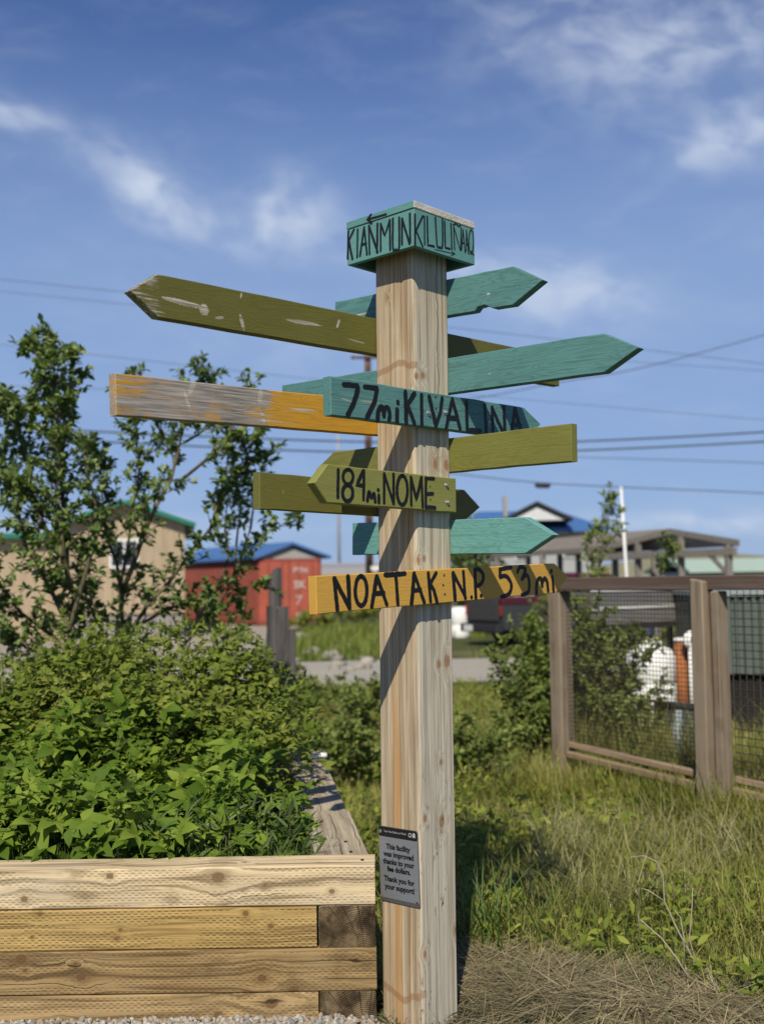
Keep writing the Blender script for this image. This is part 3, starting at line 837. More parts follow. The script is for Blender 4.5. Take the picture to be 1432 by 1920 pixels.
def smooth_line(pts):
    if len(pts) < 4:
        return [Vector(p) for p in pts]
    P = [Vector(p) for p in pts]
    closed = (P[0] - P[-1]).length < 1e-6
    out = []
    for i in range(len(P) - 1):
        a = P[i - 1] if i else (P[-2] if closed else P[0]); b, c_ = P[i], P[i + 1]
        d = P[i + 2] if i + 2 < len(P) else (P[1] if closed else P[-1])
        for k in range(4):
            t = k / 4
            out.append(0.5 * ((2 * b) + (c_ - a) * t + (2 * a - 5 * b + 4 * c_ - d) * t * t + (3 * b - a - 3 * c_ + d) * t ** 3))
    out.append(P[-1])
    return out

def letter_obj(strokes, width, parent, mat, loc=(0, 0, 0), rot=(0, 0, 0), seed=0):
    """one painted letter: rounded strokes (mm in board XZ), standing about a millimetre proud"""
    q = random.Random(seed)
    mb = MB()
    for si, st in enumerate(strokes):
        pts = smooth_line([(a / 1000, b / 1000) for a, b in st])
        # resample straight strokes so that the brush edge can waver
        dense = [pts[0]]
        for p in pts[1:]:
            L = (p - dense[-1]).length
            k = max(1, int(L / 0.012))
            a0 = dense[-1]
            dense += [a0 + (p - a0) * (j + 1) / k for j in range(k)]
        pts = dense
        if len(pts) < 2:
            continue
        n = len(pts)
        left, right = [], []
        wv = width * q.uniform(0.88, 1.08)
        for i, p in enumerate(pts):
            t = (pts[min(i + 1, n - 1)] - pts[max(i - 1, 0)])
            t = t.normalized() if t.length > 0 else Vector((1, 0))
            nr = Vector((-t.y, t.x))
            w1, w2 = wv / 2 * q.uniform(0.86, 1.1), wv / 2 * q.uniform(0.86, 1.1)
            left.append(p + nr * w1); right.append(p - nr * w2)
        t0 = (pts[0] - pts[1]).normalized(); t1 = (pts[-1] - pts[-2]).normalized()
        def capf(cn, t):
            nr = Vector((-t.y, t.x))
            return [cn + (nr * math.cos(a) + t * math.sin(a)) * wv * 0.46 for a in (R(35), R(70), R(110), R(145))]
        y0, y1 = 0.001, -0.0011 - si * 0.00022
        outline_l, outline_r = left, right
        def emit(polys):
            for poly in polys:
                m = len(poly)
                vs = [(p.x, y, p.y) for y in (y1, y0) for p in poly]
                mb.raw(vs, [tuple(range(m))] + [((i + 1) % m, i, m + i, m + (i + 1) % m) for i in range(m)])
        # one strip of quads plus the two round ends, walls only on the rim
        o = len(mb.v)
        rim = left + capf(pts[-1], t1) + right[::-1] + capf(pts[0], t0)
        m = len(rim)
        base = [(p.x, y1, p.y) for p in rim] + [(p.x, y0, p.y) for p in rim]
        fs = []
        nl = n
        cap1 = list(range(nl, nl + 4)); rr = list(range(nl + 4, nl + 4 + n)); cap0 = list(range(nl + 4 + n, m))
        for i in range(n - 1):
            fs.append((i, i + 1, rr[n - 2 - i], rr[n - 1 - i]))
        fs.append(tuple([nl - 1] + cap1 + [rr[0]]))
        fs.append(tuple([rr[-1]] + cap0 + [0]))
        for i in range(m):
            j = (i + 1) % m
            fs.append((j, i, m + i, m + j))
        mb.raw(base, fs)
    me = pymesh('letter', mb.v, mb.f)
    return link('letter', me, mat, parent, loc, rot)

def bolt(parent, x, z, r=0.0085, y=0.0):
    mb = MB()
    def disc(rad, d0, d1, n):
        a0 = rnd.random()
        mb.prism([(rad * math.cos(2 * math.pi * k / n + a0), rad * math.sin(2 * math.pi * k / n + a0)) for k in range(n)], d0, d1, ((x, y, z), (1, 0, 0), (0, 0, 1), (0, -1, 0)))
    disc(r * 1.25, -0.001, 0.0022, 14)
    disc(r * 0.72, 0.0022, 0.0085, 6)
    return mb.build('bolt', M['steel'], parent, bevel=0.0006)

def nail_hole(parent, x, z, r=0.004):
    mb = MB()
    mb.prism([(r * math.cos(2 * math.pi * k / 8), r * math.sin(2 * math.pi * k / 8)) for k in range(8)], -0.001, 0.0012, ((x, 0, z), (1, 0, 0), (0, 0, 1), (0, -1, 0)))
    return mb.build('nail', M['hole'], parent)



# strokes of every painted letter, mm in the board's own plane
LETTERS = {'capL':[[[(-159.8,2901.3),(-161.5,2851.2),(-164.3,2797.5)],[(-130.1,2899.9),(-159.1,2862.5)],[(-158,2866.2),(-139.1,2791.3)]],[[(-110.6,2896.5),(-114.6,2791.9)]],[[(-77.1,2896.4),(-99.9,2794.5)],[(-77.1,2896.4),(-64,2791.4)],[(-92.4,2833.8),(-67.2,2833.9)]],[[(-53,2896.5),(-50.8,2789.7)],[(-53,2896.5),(-9.7,2788.4)],[(-9.2,2893.9),(-13.3,2789.2)]],[[(6.4,2890.1),(5,2789)],[(6.4,2890.1),(26.5,2839.5),(51.5,2892.7)],[(51.5,2892.7),(52.4,2784.2)]],[[(66.8,2894.7),(65.7,2787),(80.3,2779.2),(95.5,2782.2),(97.2,2891.2)]],[[(110.7,2884.1),(109.3,2790.4)],[(110.7,2884.1),(146,2784.1)],[(148.8,2891.8),(149.1,2789)]],[[(36.4,2916.6),(-58,2920.2)],[(-39.2,2933.9),(-58,2920.2),(-37,2904.3)]]],'capR':[[[(-163.7,2886.3),(-164.6,2774.3)],[(-122.3,2890.6),(-160.9,2827.2)],[(-160.9,2831),(-125.5,2779.1)]],[[(-113.9,2890.7),(-114.2,2789.1)]],[[(-98.8,2894.3),(-97.5,2790.9),(-63.6,2793.4)]],[[(-54.6,2901),(-47.5,2803.7),(-33.9,2797.2),(-17.6,2806.4),(-15.6,2904.6)]],[[(-4.1,2899.6),(-2.1,2802.2),(24.1,2803.3)]],[[(32.1,2898.4),(34.7,2804.4)]],[[(46.6,2890.2),(50.6,2805.9)],[(48.4,2888.7),(82.2,2810.8)],[(89.6,2896.3),(84.6,2811.3)],[(43.8,2896.5),(58.8,2904.7),(73.5,2899.6),(85.6,2904.7)]],[[(100.3,2890.9),(90.1,2814.4)],[(100.3,2890.9),(111,2808)],[(92.5,2842.3),(107,2841.5)]],[[(120.3,2893.5),(116,2814.1)],[(120.3,2893.5),(130.4,2807.4)],[(117.3,2841.8),(127.6,2841.4)]],[[(147.9,2901.8),(152.1,2900.6),(155.7,2894.9),(158.5,2885.5),(160.1,2873.2),(160.4,2859.2),(159.4,2845),(157.1,2831.8),(153.9,2821.1),(149.9,2813.8),(145.7,2810.7),(141.6,2812),(138,2817.7),(135.2,2827.1),(133.6,2839.3),(133.3,2853.2),(134.3,2867.4),(136.5,2880.5),(139.8,2891.3),(143.7,2898.6),(147.9,2901.8)],[(145.3,2820.4),(161,2809.2)]],[[(-59.9,2783.2),(53.2,2791)],[(32.7,2796.3),(53.2,2791),(29.4,2780.1)]]],'kival':[[[(-485.9,42.1),(-421.2,45.3),(-418.7,40.1)],[(-419.4,40),(-427.8,13),(-443.8,-18.7),(-469.4,-57.9)]],[[(-388.3,44.9),(-329,48.1)],[(-329,48.1),(-333.7,23),(-344.3,-6),(-379.1,-56.4)]],[[(-327.9,-62.9),(-325.2,-34.7),(-312.6,-15.4),(-300.7,-21.2),(-296.1,-44.6)],[(-295,-33.3),(-286.4,-14.2),(-274.2,-15.8),(-267.4,-34.9),(-271.3,-57.8)]],[[(-229.8,-15.8),(-231,-58.5)],[(-224.9,11.7),(-225.1,6)]],[[(-185.3,50.2),(-184.2,-58.7)],[(-138.5,49.5),(-177.3,5.1)],[(-177.3,5.1),(-141.7,-57.9)]],[[(-101.8,49.1),(-102.8,-57.4)]],[[(-60.2,46),(-27.8,-55.4)],[(10.2,49),(-0.5,-2.7),(-27.8,-55.4)]],[[(67.6,50.4),(29.4,-59.5)],[(67.6,50.4),(108.3,-54.4)],[(39.8,-21.3),(93.2,-18)]],[[(148.4,49.6),(149.5,-55.5)],[(149.5,-55.5),(228.4,-52.1)]],[[(258.3,48.3),(263.6,-61.6)]],[[(301.6,43.2),(303.9,-67.8)],[(301.6,43.2),(373.9,-62.3)],[(375.9,52),(377.4,-65.2)]],[[(446.5,52.5),(413.9,-62.4)],[(446.5,52.5),(493.6,-59.4)],[(425.4,-13.5),(478.5,-9)]]],'nome':[[[(-514,48.4),(-516.5,-42.7)]],[[(-469.7,51.8),(-462.6,51.2),(-456.2,48.3),(-451,43.4),(-447.7,37),(-446.6,29.6),(-447.8,22.1),(-451.1,15.2),(-456.2,9.5),(-462.7,5.7),(-469.8,4),(-476.9,4.7),(-483.3,7.7),(-488.4,12.6),(-491.6,19),(-492.7,26.3),(-491.6,33.7),(-488.4,40.6),(-483.3,46.2),(-476.9,50.1),(-469.7,51.8)],[(-471.9,1),(-464.6,0.2),(-458,-3.2),(-452.8,-8.7),(-449.4,-15.8),(-448.2,-24),(-449.4,-32.2),(-452.8,-39.8),(-458.1,-46),(-464.6,-50.1),(-471.9,-51.8),(-479.2,-51),(-485.7,-47.6),(-490.9,-42.1),(-494.2,-35),(-495.3,-26.9),(-494.2,-18.7),(-490.8,-11.2),(-485.7,-5),(-479.1,-0.8),(-471.9,1)]],[[(-398,53.7),(-429.5,3.1),(-395.5,4.6)],[(-395.3,53.9),(-398.2,-43.2)]],[[(-379.7,-45.9),(-371.7,-13.6),(-361.1,-35.4),(-347.6,-17.7),(-342.3,-47.5)]],[[(-324.4,-23.8),(-324.5,-48.4)],[(-327.6,-5.2),(-327.6,-7.4)]],[[(-298.4,51.9),(-298.9,-48.8)],[(-298.4,51.9),(-253,-48.2)],[(-252.4,53.4),(-251.9,-48.1)]],[[(-207.9,50.9),(-199.7,49),(-192.3,42.4),(-186.4,31.7),(-182.7,17.8),(-181.4,2.3),(-182.9,-13.4),(-186.8,-27.7),(-192.8,-39.1),(-200.3,-46.7),(-208.6,-49.6),(-216.8,-47.6),(-224.2,-40.9),(-230,-30.2),(-233.6,-16.5),(-234.8,-1.1),(-233.4,14.4),(-229.6,28.7),(-223.7,40.2),(-216.2,47.8),(-207.9,50.9)]],[[(-163.3,50.3),(-162.3,-49)],[(-163.3,48.3),(-136,-28.1),(-108.9,52.3)],[(-108.9,52.3),(-102.7,-51.7)]],[[(-85.2,52),(-86.2,-52.8)],[(-85.2,50),(-42,53.1)],[(-84.6,-5.3),(-48.6,-1.1)],[(-85,-50.8),(-37,-50.2)]]],'noatak':[[[(-534,49.4),(-524.9,-52)],[(-534,49.4),(-471,-49.1)],[(-471.9,53.2),(-469.8,-50.7)]],[[(-411.6,51.4),(-403.3,48.7),(-396.1,41.5),(-390.5,30.5),(-387.3,16.8),(-386.7,1.8),(-388.8,-13.1),(-393.4,-26.4),(-399.9,-36.8),(-407.8,-43.2),(-416.3,-45.1),(-424.5,-42.2),(-431.7,-35),(-437.1,-24),(-440.3,-10.4),(-440.9,4.5),(-438.8,19.2),(-434.4,32.4),(-427.9,42.8),(-420.1,49.4),(-411.6,51.4)]],[[(-336.9,47.8),(-366.5,-52.2)],[(-336.9,47.8),(-293.8,-48.4)],[(-353.6,-7.9),(-306.9,-8.6)]],[[(-296.8,51.1),(-197.7,52.3)],[(-244.3,47.4),(-238.5,-53.2)]],[[(-150.6,50.5),(-169.7,-53.9)],[(-150.6,50.5),(-103.1,-52.7)],[(-163.8,-9.2),(-120.9,-6.2)]],[[(-76.9,49.4),(-69.7,-51.2)],[(-34.4,47.8),(-68.7,11.7)],[(-68.7,11.7),(-49.4,-13.1),(-35.2,-58.3)]],[[(58.6,44.4),(63.9,-51.7)],[(58.6,44.4),(124.5,-48)],[(116.4,47.5),(121.6,-49.6)]],[[(158.1,-47),(158,-49.1)]],[[(183.9,52.2),(183.1,-52.9)],[(183.9,52.2),(209.5,51.3),(231.3,32.5),(226.9,7.5),(206,-5.9),(186,-6.8)]],[[(215,-44.6),(214.9,-46.8)]],[[(405.2,53.7),(335.2,48.7)],[(335.2,48.7),(333.3,19.4)],[(333.3,19.4),(366.6,21.8),(395.6,0.3),(400,-25.8),(380.2,-48.8),(337.5,-55.8)]],[[(444,33.7),(460.8,51.8),(485.8,49.1),(494.3,35.6),(470.2,4.6)],[(470.2,4.6),(502.8,20.2),(517,-4.9),(511.3,-42.4),(485.1,-54.2),(466.2,-55.1)]],[[(561.8,-54.4),(567.7,-14.7),(581.9,1.9),(598,-0.7),(602.7,-27.7)],[(603.6,-14.3),(621.3,2.2),(636.7,-13.9),(640.9,-48.7)]],[[(674.9,7.7),(678.7,-52.5)],[(668.5,30.5),(668.2,26.6)]]]}

def add_board(side, x0, x1, zc, slope, h, mat, label, tip_l=0, tip_r=0, notch=None, seed=1):
    """side 'street' = bolted to the street face, 'back_left' / 'back_right' = on the faces turned away"""
    th = -math.atan(slope)
    if side == 'street':
        loc, rz = (PS / 2 + BT, 0, zc), R(90)
    elif side == 'back_left':
        loc, rz = (-PS / 2, 0, zc), R(90)
    else:
        loc, rz = (0, PS / 2, zc), 0.0
    o = link('sign_board', board_mesh(x0, x1, h, BT if side == 'street' else 0.037, tip_l, tip_r, notch, seed), mat, sign)
    o.matrix_local = Matrix.Translation(loc) @ Matrix.Rotation(rz, 4, 'Z') @ Matrix.Rotation(th, 4, 'Y')
    o['label'] = label
    return o

b1 = add_board('back_right', -0.511, 0.522, 2.655, -0.046, 0.137, M['teal'], 'upper teal board pointing right under the cap', tip_r=0.127, notch=(0.265, 0.042, 0.017), seed=1)
b2 = add_board('back_right', -0.841, 0.887, 2.360, -0.024, 0.131, M['teal'], 'long teal board with knots pointing far right', tip_r=0.128, seed=2)
b3 = add_board('back_left', -1.153, 1.085, 2.508, 0.024, 0.136, M['olive_scuffed'], 'long scuffed olive board pointing up left', tip_l=0.098, seed=3)
b4 = add_board('back_left', -1.202, 0.36, 2.205, 0.037, 0.125, M['amber_worn'], 'amber board with its left half worn to grey wood', tip_r=0.1, seed=4)
b5 = add_board('street', -0.544, 0.618, 2.2105, 0.011, 0.126, M['teal'], 'teal board reading 77 mi KIVALINA', tip_r=0.11, seed=5)
b6 = add_board('back_right', -0.63, 0.625, 2.063, -0.006, 0.127, M['olive_light'], 'light olive board with square right end', tip_l=0.107, seed=6)
b7 = add_board('street', -0.619, 0.0815, 1.911, -0.0105, 0.1245, M['olive_sign'], 'olive board reading 184 mi NOME', tip_l=0.058, seed=7)
b8 = add_board('back_left', -0.653, 0.506, 1.9025, -0.002, 0.123, M['olive'], 'olive board behind the NOME board', tip_r=0.097, seed=8)
b9 = add_board('back_right', -0.42, 0.545, 1.763, -0.02, 0.127, M['teal_pale'], 'lower pale teal board pointing right', tip_r=0.118, seed=9)
b10 = add_board('street', -0.614, 0.79, 1.582, 0.036, 0.12, M['amber'], 'amber board reading NOATAK N.P. 53 mi', tip_r=0.095, seed=10)
for key, brd, w in (('kival', b5, 0.0185), ('nome', b7, 0.0132), ('noatak', b10, 0.017)):
    for i, L_ in enumerate(LETTERS[key]):
        letter_obj(L_, w, brd, M['black'], seed=i + 50)
for x, z in ((-0.0656, -0.0132), (0.0281, -0.0014)): bolt(b5, x, z)
for x, z in ((-0.0246, 0.0483), (-0.025, 0.0068)): nail_hole(b5, x, z)
for x, z in ((0.0264, 0.0338), (0.0306, -0.0285)): bolt(b7, x, z, 0.0075)
for x, z in ((-0.0622, 0.0239), (-0.0608, -0.0237)): nail_hole(b7, x, z, 0.003)
for x, z in ((0.0089, 0.0383), (0.0015, 0.0034), (0.0087, -0.0297)): nail_hole(b10, x, z, 0.0042)

CC = 0.168
capm = MB()      # a hollow box: four boards and a recessed soffit
capm.raw([(sx * a, sy * a, z) for a, z in ((CC, 2.773), (CC, 2.9065), (CC - 0.02, 2.9065), (CC - 0.02, 2.773)) for sx, sy in ((-1, -1), (1, -1), (1, 1), (-1, 1))],
         [(r_ * 4 + k, r_ * 4 + (k + 1) % 4, ((r_ + 1) % 4) * 4 + (k + 1) % 4, ((r_ + 1) % 4) * 4 + k) for r_ in range(4) for k in range(4)])
cap = capm.build('cap', M['teal_cap'], sign, bevel=0.0018)
MB().span((-CC + 0.0205, -CC + 0.0205, 2.862), (CC - 0.0205, CC - 0.0205, 2.905)).build('soffit', M['old_wood'], cap)
cap['label'] = 'teal square cap with black lettering on two sides'
MB().span((-CC - 0.001, -CC - 0.001, 2.909), (CC + 0.001, CC + 0.001, 2.936)).build('lid', [M['teal_worn']], cap, bevel=0.003)
# the lid's fresh painted edge on the left side
MB().span((-CC, -CC - 0.0028, 2.9095), (CC - 0.001, -CC + 0.004, 2.9352)).build('lid_edge', M['teal_cap'], cap, bevel=0.001)
for i, L_ in enumerate(LETTERS['capL']):
    last = i == len(LETTERS['capL']) - 1
    letter_obj(L_, 0.009, cap, M['black'], (0, -CC - (0.0028 if last else 0), 0), seed=i)
for i, L_ in enumerate(LETTERS['capR']):
    letter_obj(L_, (0.0074 if i < 6 else 0.0052) if i < len(LETTERS['capR']) - 1 else 0.0022, cap, M['black'], (CC, 0, 0), (0, 0, R(90)), seed=i + 20)

def text_mesh(body, width=None, size=0.02, bold=0.0):
    cu = bpy.data.curves.new('t', 'FONT')
    cu.body = body; cu.size = size; cu.align_x = 'CENTER'; cu.align_y = 'CENTER'
    cu.offset = bold; cu.extrude = 0.0003; cu.resolution_u = 3
    o = bpy.data.objects.new('t', cu)
    COL.objects.link(o)
    bpy.context.view_layer.update()
    me = bpy.data.meshes.new_from_object(o.evaluated_get(bpy.context.evaluated_depsgraph_get()))
    bpy.data.objects.remove(o)
    bpy.data.curves.remove(cu)
    co = np.zeros(len(me.vertices) * 3, np.float32); me.vertices.foreach_get('co', co); co = co.reshape(-1, 3)
    k = (width / (co[:, 0].max() - co[:, 0].min())) if width else 1.0
    co *= k
    co[:, 0] -= (co[:, 0].max() + co[:, 0].min()) / 2
    me.vertices.foreach_set('co', co.ravel()); me.update()
    return me

def round_rect(w, h, r, n=5):
    p = []
    for cx, cy, a0 in ((w / 2 - r, -h / 2 + r, -90), (w / 2 - r, h / 2 - r, 0), (-w / 2 + r, h / 2 - r, 90), (-w / 2 + r, -h / 2 + r, 180)):
        p += [(cx + r * math.cos(R(a0 + 90 * k / n)), cy + r * math.sin(R(a0 + 90 * k / n))) for k in range(n + 1)]
    return p

def plaque():
    w, h = 0.188, 0.262
    F_ = ((0, 0, 0), (1, 0, 0), (0, 0, 1), (0, -1, 0))
    p = MB().prism(round_rect(w, h, 0.008), 0, 0.004, F_).build('plaque', M['plaque_edge'], sign, bevel=0.0008)
    p.matrix_local = Matrix.Translation((-0.004, -PS / 2 - 0.0005, 0.597)) @ Matrix.Rotation(R(-1.9), 4, 'Y')
    p['label'] = 'small grey metal plaque with black header low on the post'
    def face(name, poly, mat, d=0.0045, z=0.0, x=0.0):
        return MB().prism([(a + x, b + z) for a, b in poly], 0.0035, d, F_).build(name, mat, p)
    hh = 0.034
    face('face_plate', round_rect(w - 0.003, h - 0.016, 0.006), M['plaque'], 0.0044, 0.006)
    face('header', round_rect(w - 0.0025, hh, 0.006), M['plaque_black'], 0.0049, h / 2 - hh / 2 - 0.001)
    def line(body, frac, wid, mat, bold=0.0006, d=0.0052, x=0.0):
        o = link('lettering', text_mesh(body, wid, 0.02, bold), mat, p)
        o.location = (x, -d, h / 2 - frac * h); o.rotation_euler = (R(90), 0, 0)
    line('Your Fee Dollars at Work', 0.062, 0.108, M['plaque_white'], 0.0, 0.0053, -0.012)
    for body, fr, wd in (('This facility', 0.262, 0.116), ('was improved', 0.362, 0.145), ('thanks to your', 0.462, 0.15), ('fee dollars.', 0.558, 0.112), ('Thank you for', 0.692, 0.146), ('your support!', 0.795, 0.142)):
        line(body, fr, wd, M['black'])
    def disc(name, x, z, r, mat, d):
        MB().prism([(r * math.cos(k * math.pi / 6), r * math.sin(k * math.pi / 6)) for k in range(12)], 0.0035, d, ((x, 0, z), (1, 0, 0), (0, 0, 1), (0, -1, 0))).build(name, mat, p)
    disc('screw', -0.083, h / 2 - 0.018, 0.0065, M['steel'], 0.0066)
    disc('screw', 0.083, -h / 2 + 0.018, 0.0062, M['steel'], 0.0064)
    disc('screw_slot', 0.0835, -h / 2 + 0.0175, 0.0035, M['hole'], 0.0069)
    disc('emblem', 0.060, h / 2 - 0.017, 0.0078, M['plaque_white'], 0.0055)
    disc('emblem_mark', 0.060, h / 2 - 0.0165, 0.0048, M['plaque_black'], 0.0058)
    MB().prism([(-0.006, -0.008), (0.006, -0.008), (0.0065, 0.003), (0.003, 0.008), (-0.003, 0.008), (-0.0065, 0.003)], 0.0035, 0.0055, ((0.078, 0, h / 2 - 0.016), (1, 0, 0), (0, 0, 1), (0, -1, 0))).build('emblem', M['plaque_white'], p)
plaque()

# ------------------------------------------------------------------ timber bed
bed = empty('raised_bed', (-1.2, 3.92, 0.03), label='raised garden bed of stacked treated timbers left of the post', cat='raised bed')
BX, BY, BZ = -1.2, 3.92, 0.03
def timber(p0, p1, width, z0, z1, mat, skew0=0.0, label=None, inward=1):
    """squared timber from p0 to p1 (front edge line) with its depth to the left of travel"""
    a, b = Vector((p0[0], p0[1])), Vector((p1[0], p1[1]))
    L = (b - a).length; th = math.atan2(b.y - a.y, b.x - a.x)
    hz = (z1 - z0) / 2 - 0.0012
    n = 16
    q = random.Random(int(1000 * (z0 + L)))
    vs, fs, mi = [], [], []
    c = 0.005
    prof = [(0, -hz + c), (c, -hz), (width - c, -hz), (width, -hz + c), (width, hz - c), (width - c, hz), (c, hz), (0, hz - c)]
    m = len(prof)
    for i in range(n + 1):
        t = i / n
        for (y, z) in prof:
            x = -L / 2 + L * t + (skew0 * (y) * (1 - t))
            vs.append((x, y - width / 2 + (q.gauss(0, 0.0007)), z + q.gauss(0, 0.0006)))
    for i in range(n):
        for k in range(m):
            k2 = (k + 1) % m
            fs.append((i * m + k2, i * m + k, (i + 1) * m + k, (i + 1) * m + k2)); mi.append(0)
    fs.append(tuple(range(m))); mi.append(1)
    fs.append(tuple(n * m + k for k in reversed(range(m)))); mi.append(1)
    me = pymesh('timber', vs, fs)
    me.polygons.foreach_set('material_index', mi)
    bm = bmesh.new(); bm.from_mesh(me); bmesh.ops.recalc_face_normals(bm, faces=bm.faces); bm.to_mesh(me); bm.free()
    ctr = (a + b) / 2 + Vector((-math.sin(th), math.cos(th))) * width / 2
    o = link('timber', me, [mat, M['end_grain']], bed, (ctr.x - BX, ctr.y - BY, (z0 + z1) / 2 - BZ), (0, 0, th))
    if label: o['label'] = label
    return o
ZL = [0.02, 0.172, 0.322, 0.466, 0.606]
XR, XI, XW = -0.045, -0.246, -2.75
timber((XW, 3.92), (XR, 3.92), 0.155, ZL[3], ZL[4], M['timber_top'], label='pale weathered top timber of the bed front')
timber((XW, 3.922), (XI - 0.006, 3.922), 0.155, ZL[2], ZL[3], M['timber_gold'], label='golden second timber of the bed front')
timber((XW, 3.92), (XR + 0.001, 3.92), 0.155, ZL[1], ZL[2], M['timber_brown'])
timber((XW, 3.924), (XI - 0.003, 3.924), 0.155, ZL[0], ZL[1], M['timber_low'])
DX = -0.30 / 2.40      # the side wall runs back and to the left
def side(y0, y1, z0, z1, mat, off=0.0):
    # outer edge on the right; depth is to the left of travel
    return timber((XR + DX * (y0 - 3.92) + off, y0), (XR + DX * (y1 - 3.92) + off, y1), 0.197, z0, z1, mat, skew0=-DX)
side(4.0765, 4.87, ZL[3], ZL[4] - 0.004, M['timber_rim'])
side(4.873, 6.42, ZL[3], ZL[4] - 0.007, M['timber_rim'], -0.008)
side(3.922, 5.3, ZL[2], ZL[3], M['timber_rim']); side(5.303, 6.42, ZL[2], ZL[3], M['timber_rim'])
side(4.0765, 6.42, ZL[1], ZL[2], M['timber_brown'])
side(3.924, 6.42, ZL[0], ZL[1], M['timber_brown'])
for z0, z1 in zip(ZL[:-1], ZL[1:]):
    timber((XW, 6.43), (-0.36, 6.43), 0.15, z0, z1, M['timber_rim'])
    timber((XW - 0.002, 6.425), (XW - 0.002, 4.08), 0.15, z0, z1, M['timber_rim'])
# fixing spikes in the side rim
for (x, y) in ((-0.135, 4.12), (-0.16, 4.28), (-0.09, 3.985)):
    MB().prism([(0.006 * math.cos(k * 0.785), 0.006 * math.sin(k * 0.785)) for k in range(8)], 0, 0.0035, ((x - BX, y - BY, ZL[4] - BZ - 0.004 + 0.0005 + (0.0035 if y < 4.05 else 0)), (1, 0, 0), (0, 1, 0), (0, 0, 1))).build('spike', M['hole'], bed)
def bed_soil():
    xs = np.linspace(XW + 0.02, -0.22, 30); ys = np.linspace(4.06, 6.44, 26)
    X, Y = np.meshgrid(xs, ys)
    X = X + np.where(X > -0.6, DX * (Y - 3.92), 0) * (X + 0.6).clip(0) / 0.38
    Z = 0.5 + 0.05 * (vnoise(X * 5, Y * 5, 8) - 0.5) + 0.03 * (Y - 4.1) - BZ
    V = np.stack([X - BX, Y - BY, Z], -1).reshape(-1, 3)
    i = np.arange(X.size).reshape(X.shape)
    a, b, c, d = i[:-1, :-1].ravel(), i[:-1, 1:].ravel(), i[1:, 1:].ravel(), i[1:, :-1].ravel()
    link('soil', npmesh('soil', V, np.concatenate([np.stack([a, b, c], 1), np.stack([a, c, d], 1)]), True), M['bed_soil'], bed)
bed_soil()
# white plastic scrap on the far rim
mk = MB()
mk.tube([(0, 0, 0.012), (0.05, 0.004, 0.014), (0.1, 0.0, 0.013)], [0.011, 0.012, 0.009], 8)
mk.tube([(0.1, 0, 0.016), (0.135, 0.004, 0.022)], [0.02, 0.016], 10)
o = mk.build('plastic_nozzle', flat_mat('white_plastic', (0.75, 0.75, 0.73), 0.4), None, (-0.47, 6.28, 0.60), (0, 0, 0.1), True)
tag(o, 'small white plastic nozzle lying on the far rim of the bed', 'nozzle')

# ------------------------------------------------------------------ vegetation
def clip_to_bed(P):
    lim = XR - 0.12 + DX * (P[:, 1] - 3.92)
    return P[(P[:, 0] < lim)]

def canopy_z(x, y):
    base = 0.665 + 0.245 * (y - 4.15) + 0.30 * (vnoise(np.asarray(x) * 3.4, np.asarray(y) * 3.4, 5) - 0.5)
    edge = XR - 0.16 + DX * (np.asarray(y) - 3.92)
    fall = np.clip((edge - np.asarray(x)) / 0.35, 0, 1)
    return base - 0.22 * (1 - fall) ** 2 * np.clip((np.asarray(y) - 4.2) / 1.2, 0.3, 1)

def stems_np(A, B, r, n=4):
    """straight tapered stems between point arrays"""
    d = B - A; d /= np.linalg.norm(d, axis=1, keepdims=True)
    a = np.cross(d, np.array([0.3, 0.9, 0.1])); a /= np.linalg.norm(a, axis=1, keepdims=True); b = np.cross(d, a)
    V = np.zeros((len(A), 2 * n, 3))
    for k in range(n):
        th = 2 * np.pi * k / n
        o = np.cos(th) * a + np.sin(th) * b
        V[:, k] = A + o * r[:, None]; V[:, n + k] = B + o * r[:, None] * 0.5
    T = []
    for k in range(n):
        k2 = (k + 1) % n
        T += [(k, k2, n + k2), (k, n + k2, n + k)]
    T = np.array(T)[None] + (np.arange(len(A)) * 2 * n)[:, None, None]
    return V.reshape(-1, 3), T.reshape(-1, 3)

LEAF_ME = []
for k in range(4):
    V, T = TRI_LEAF
    V = V.copy(); V[:, 2] += rng.normal(0, 0.012, len(V)); V[:, 2] -= (0.1 + 0.1 * k) * V[:, 1] ** 2
    me_ = npmesh('leaf', V, T, True); me_.materials.append(M['raspberry']); LEAF_ME.append(me_)

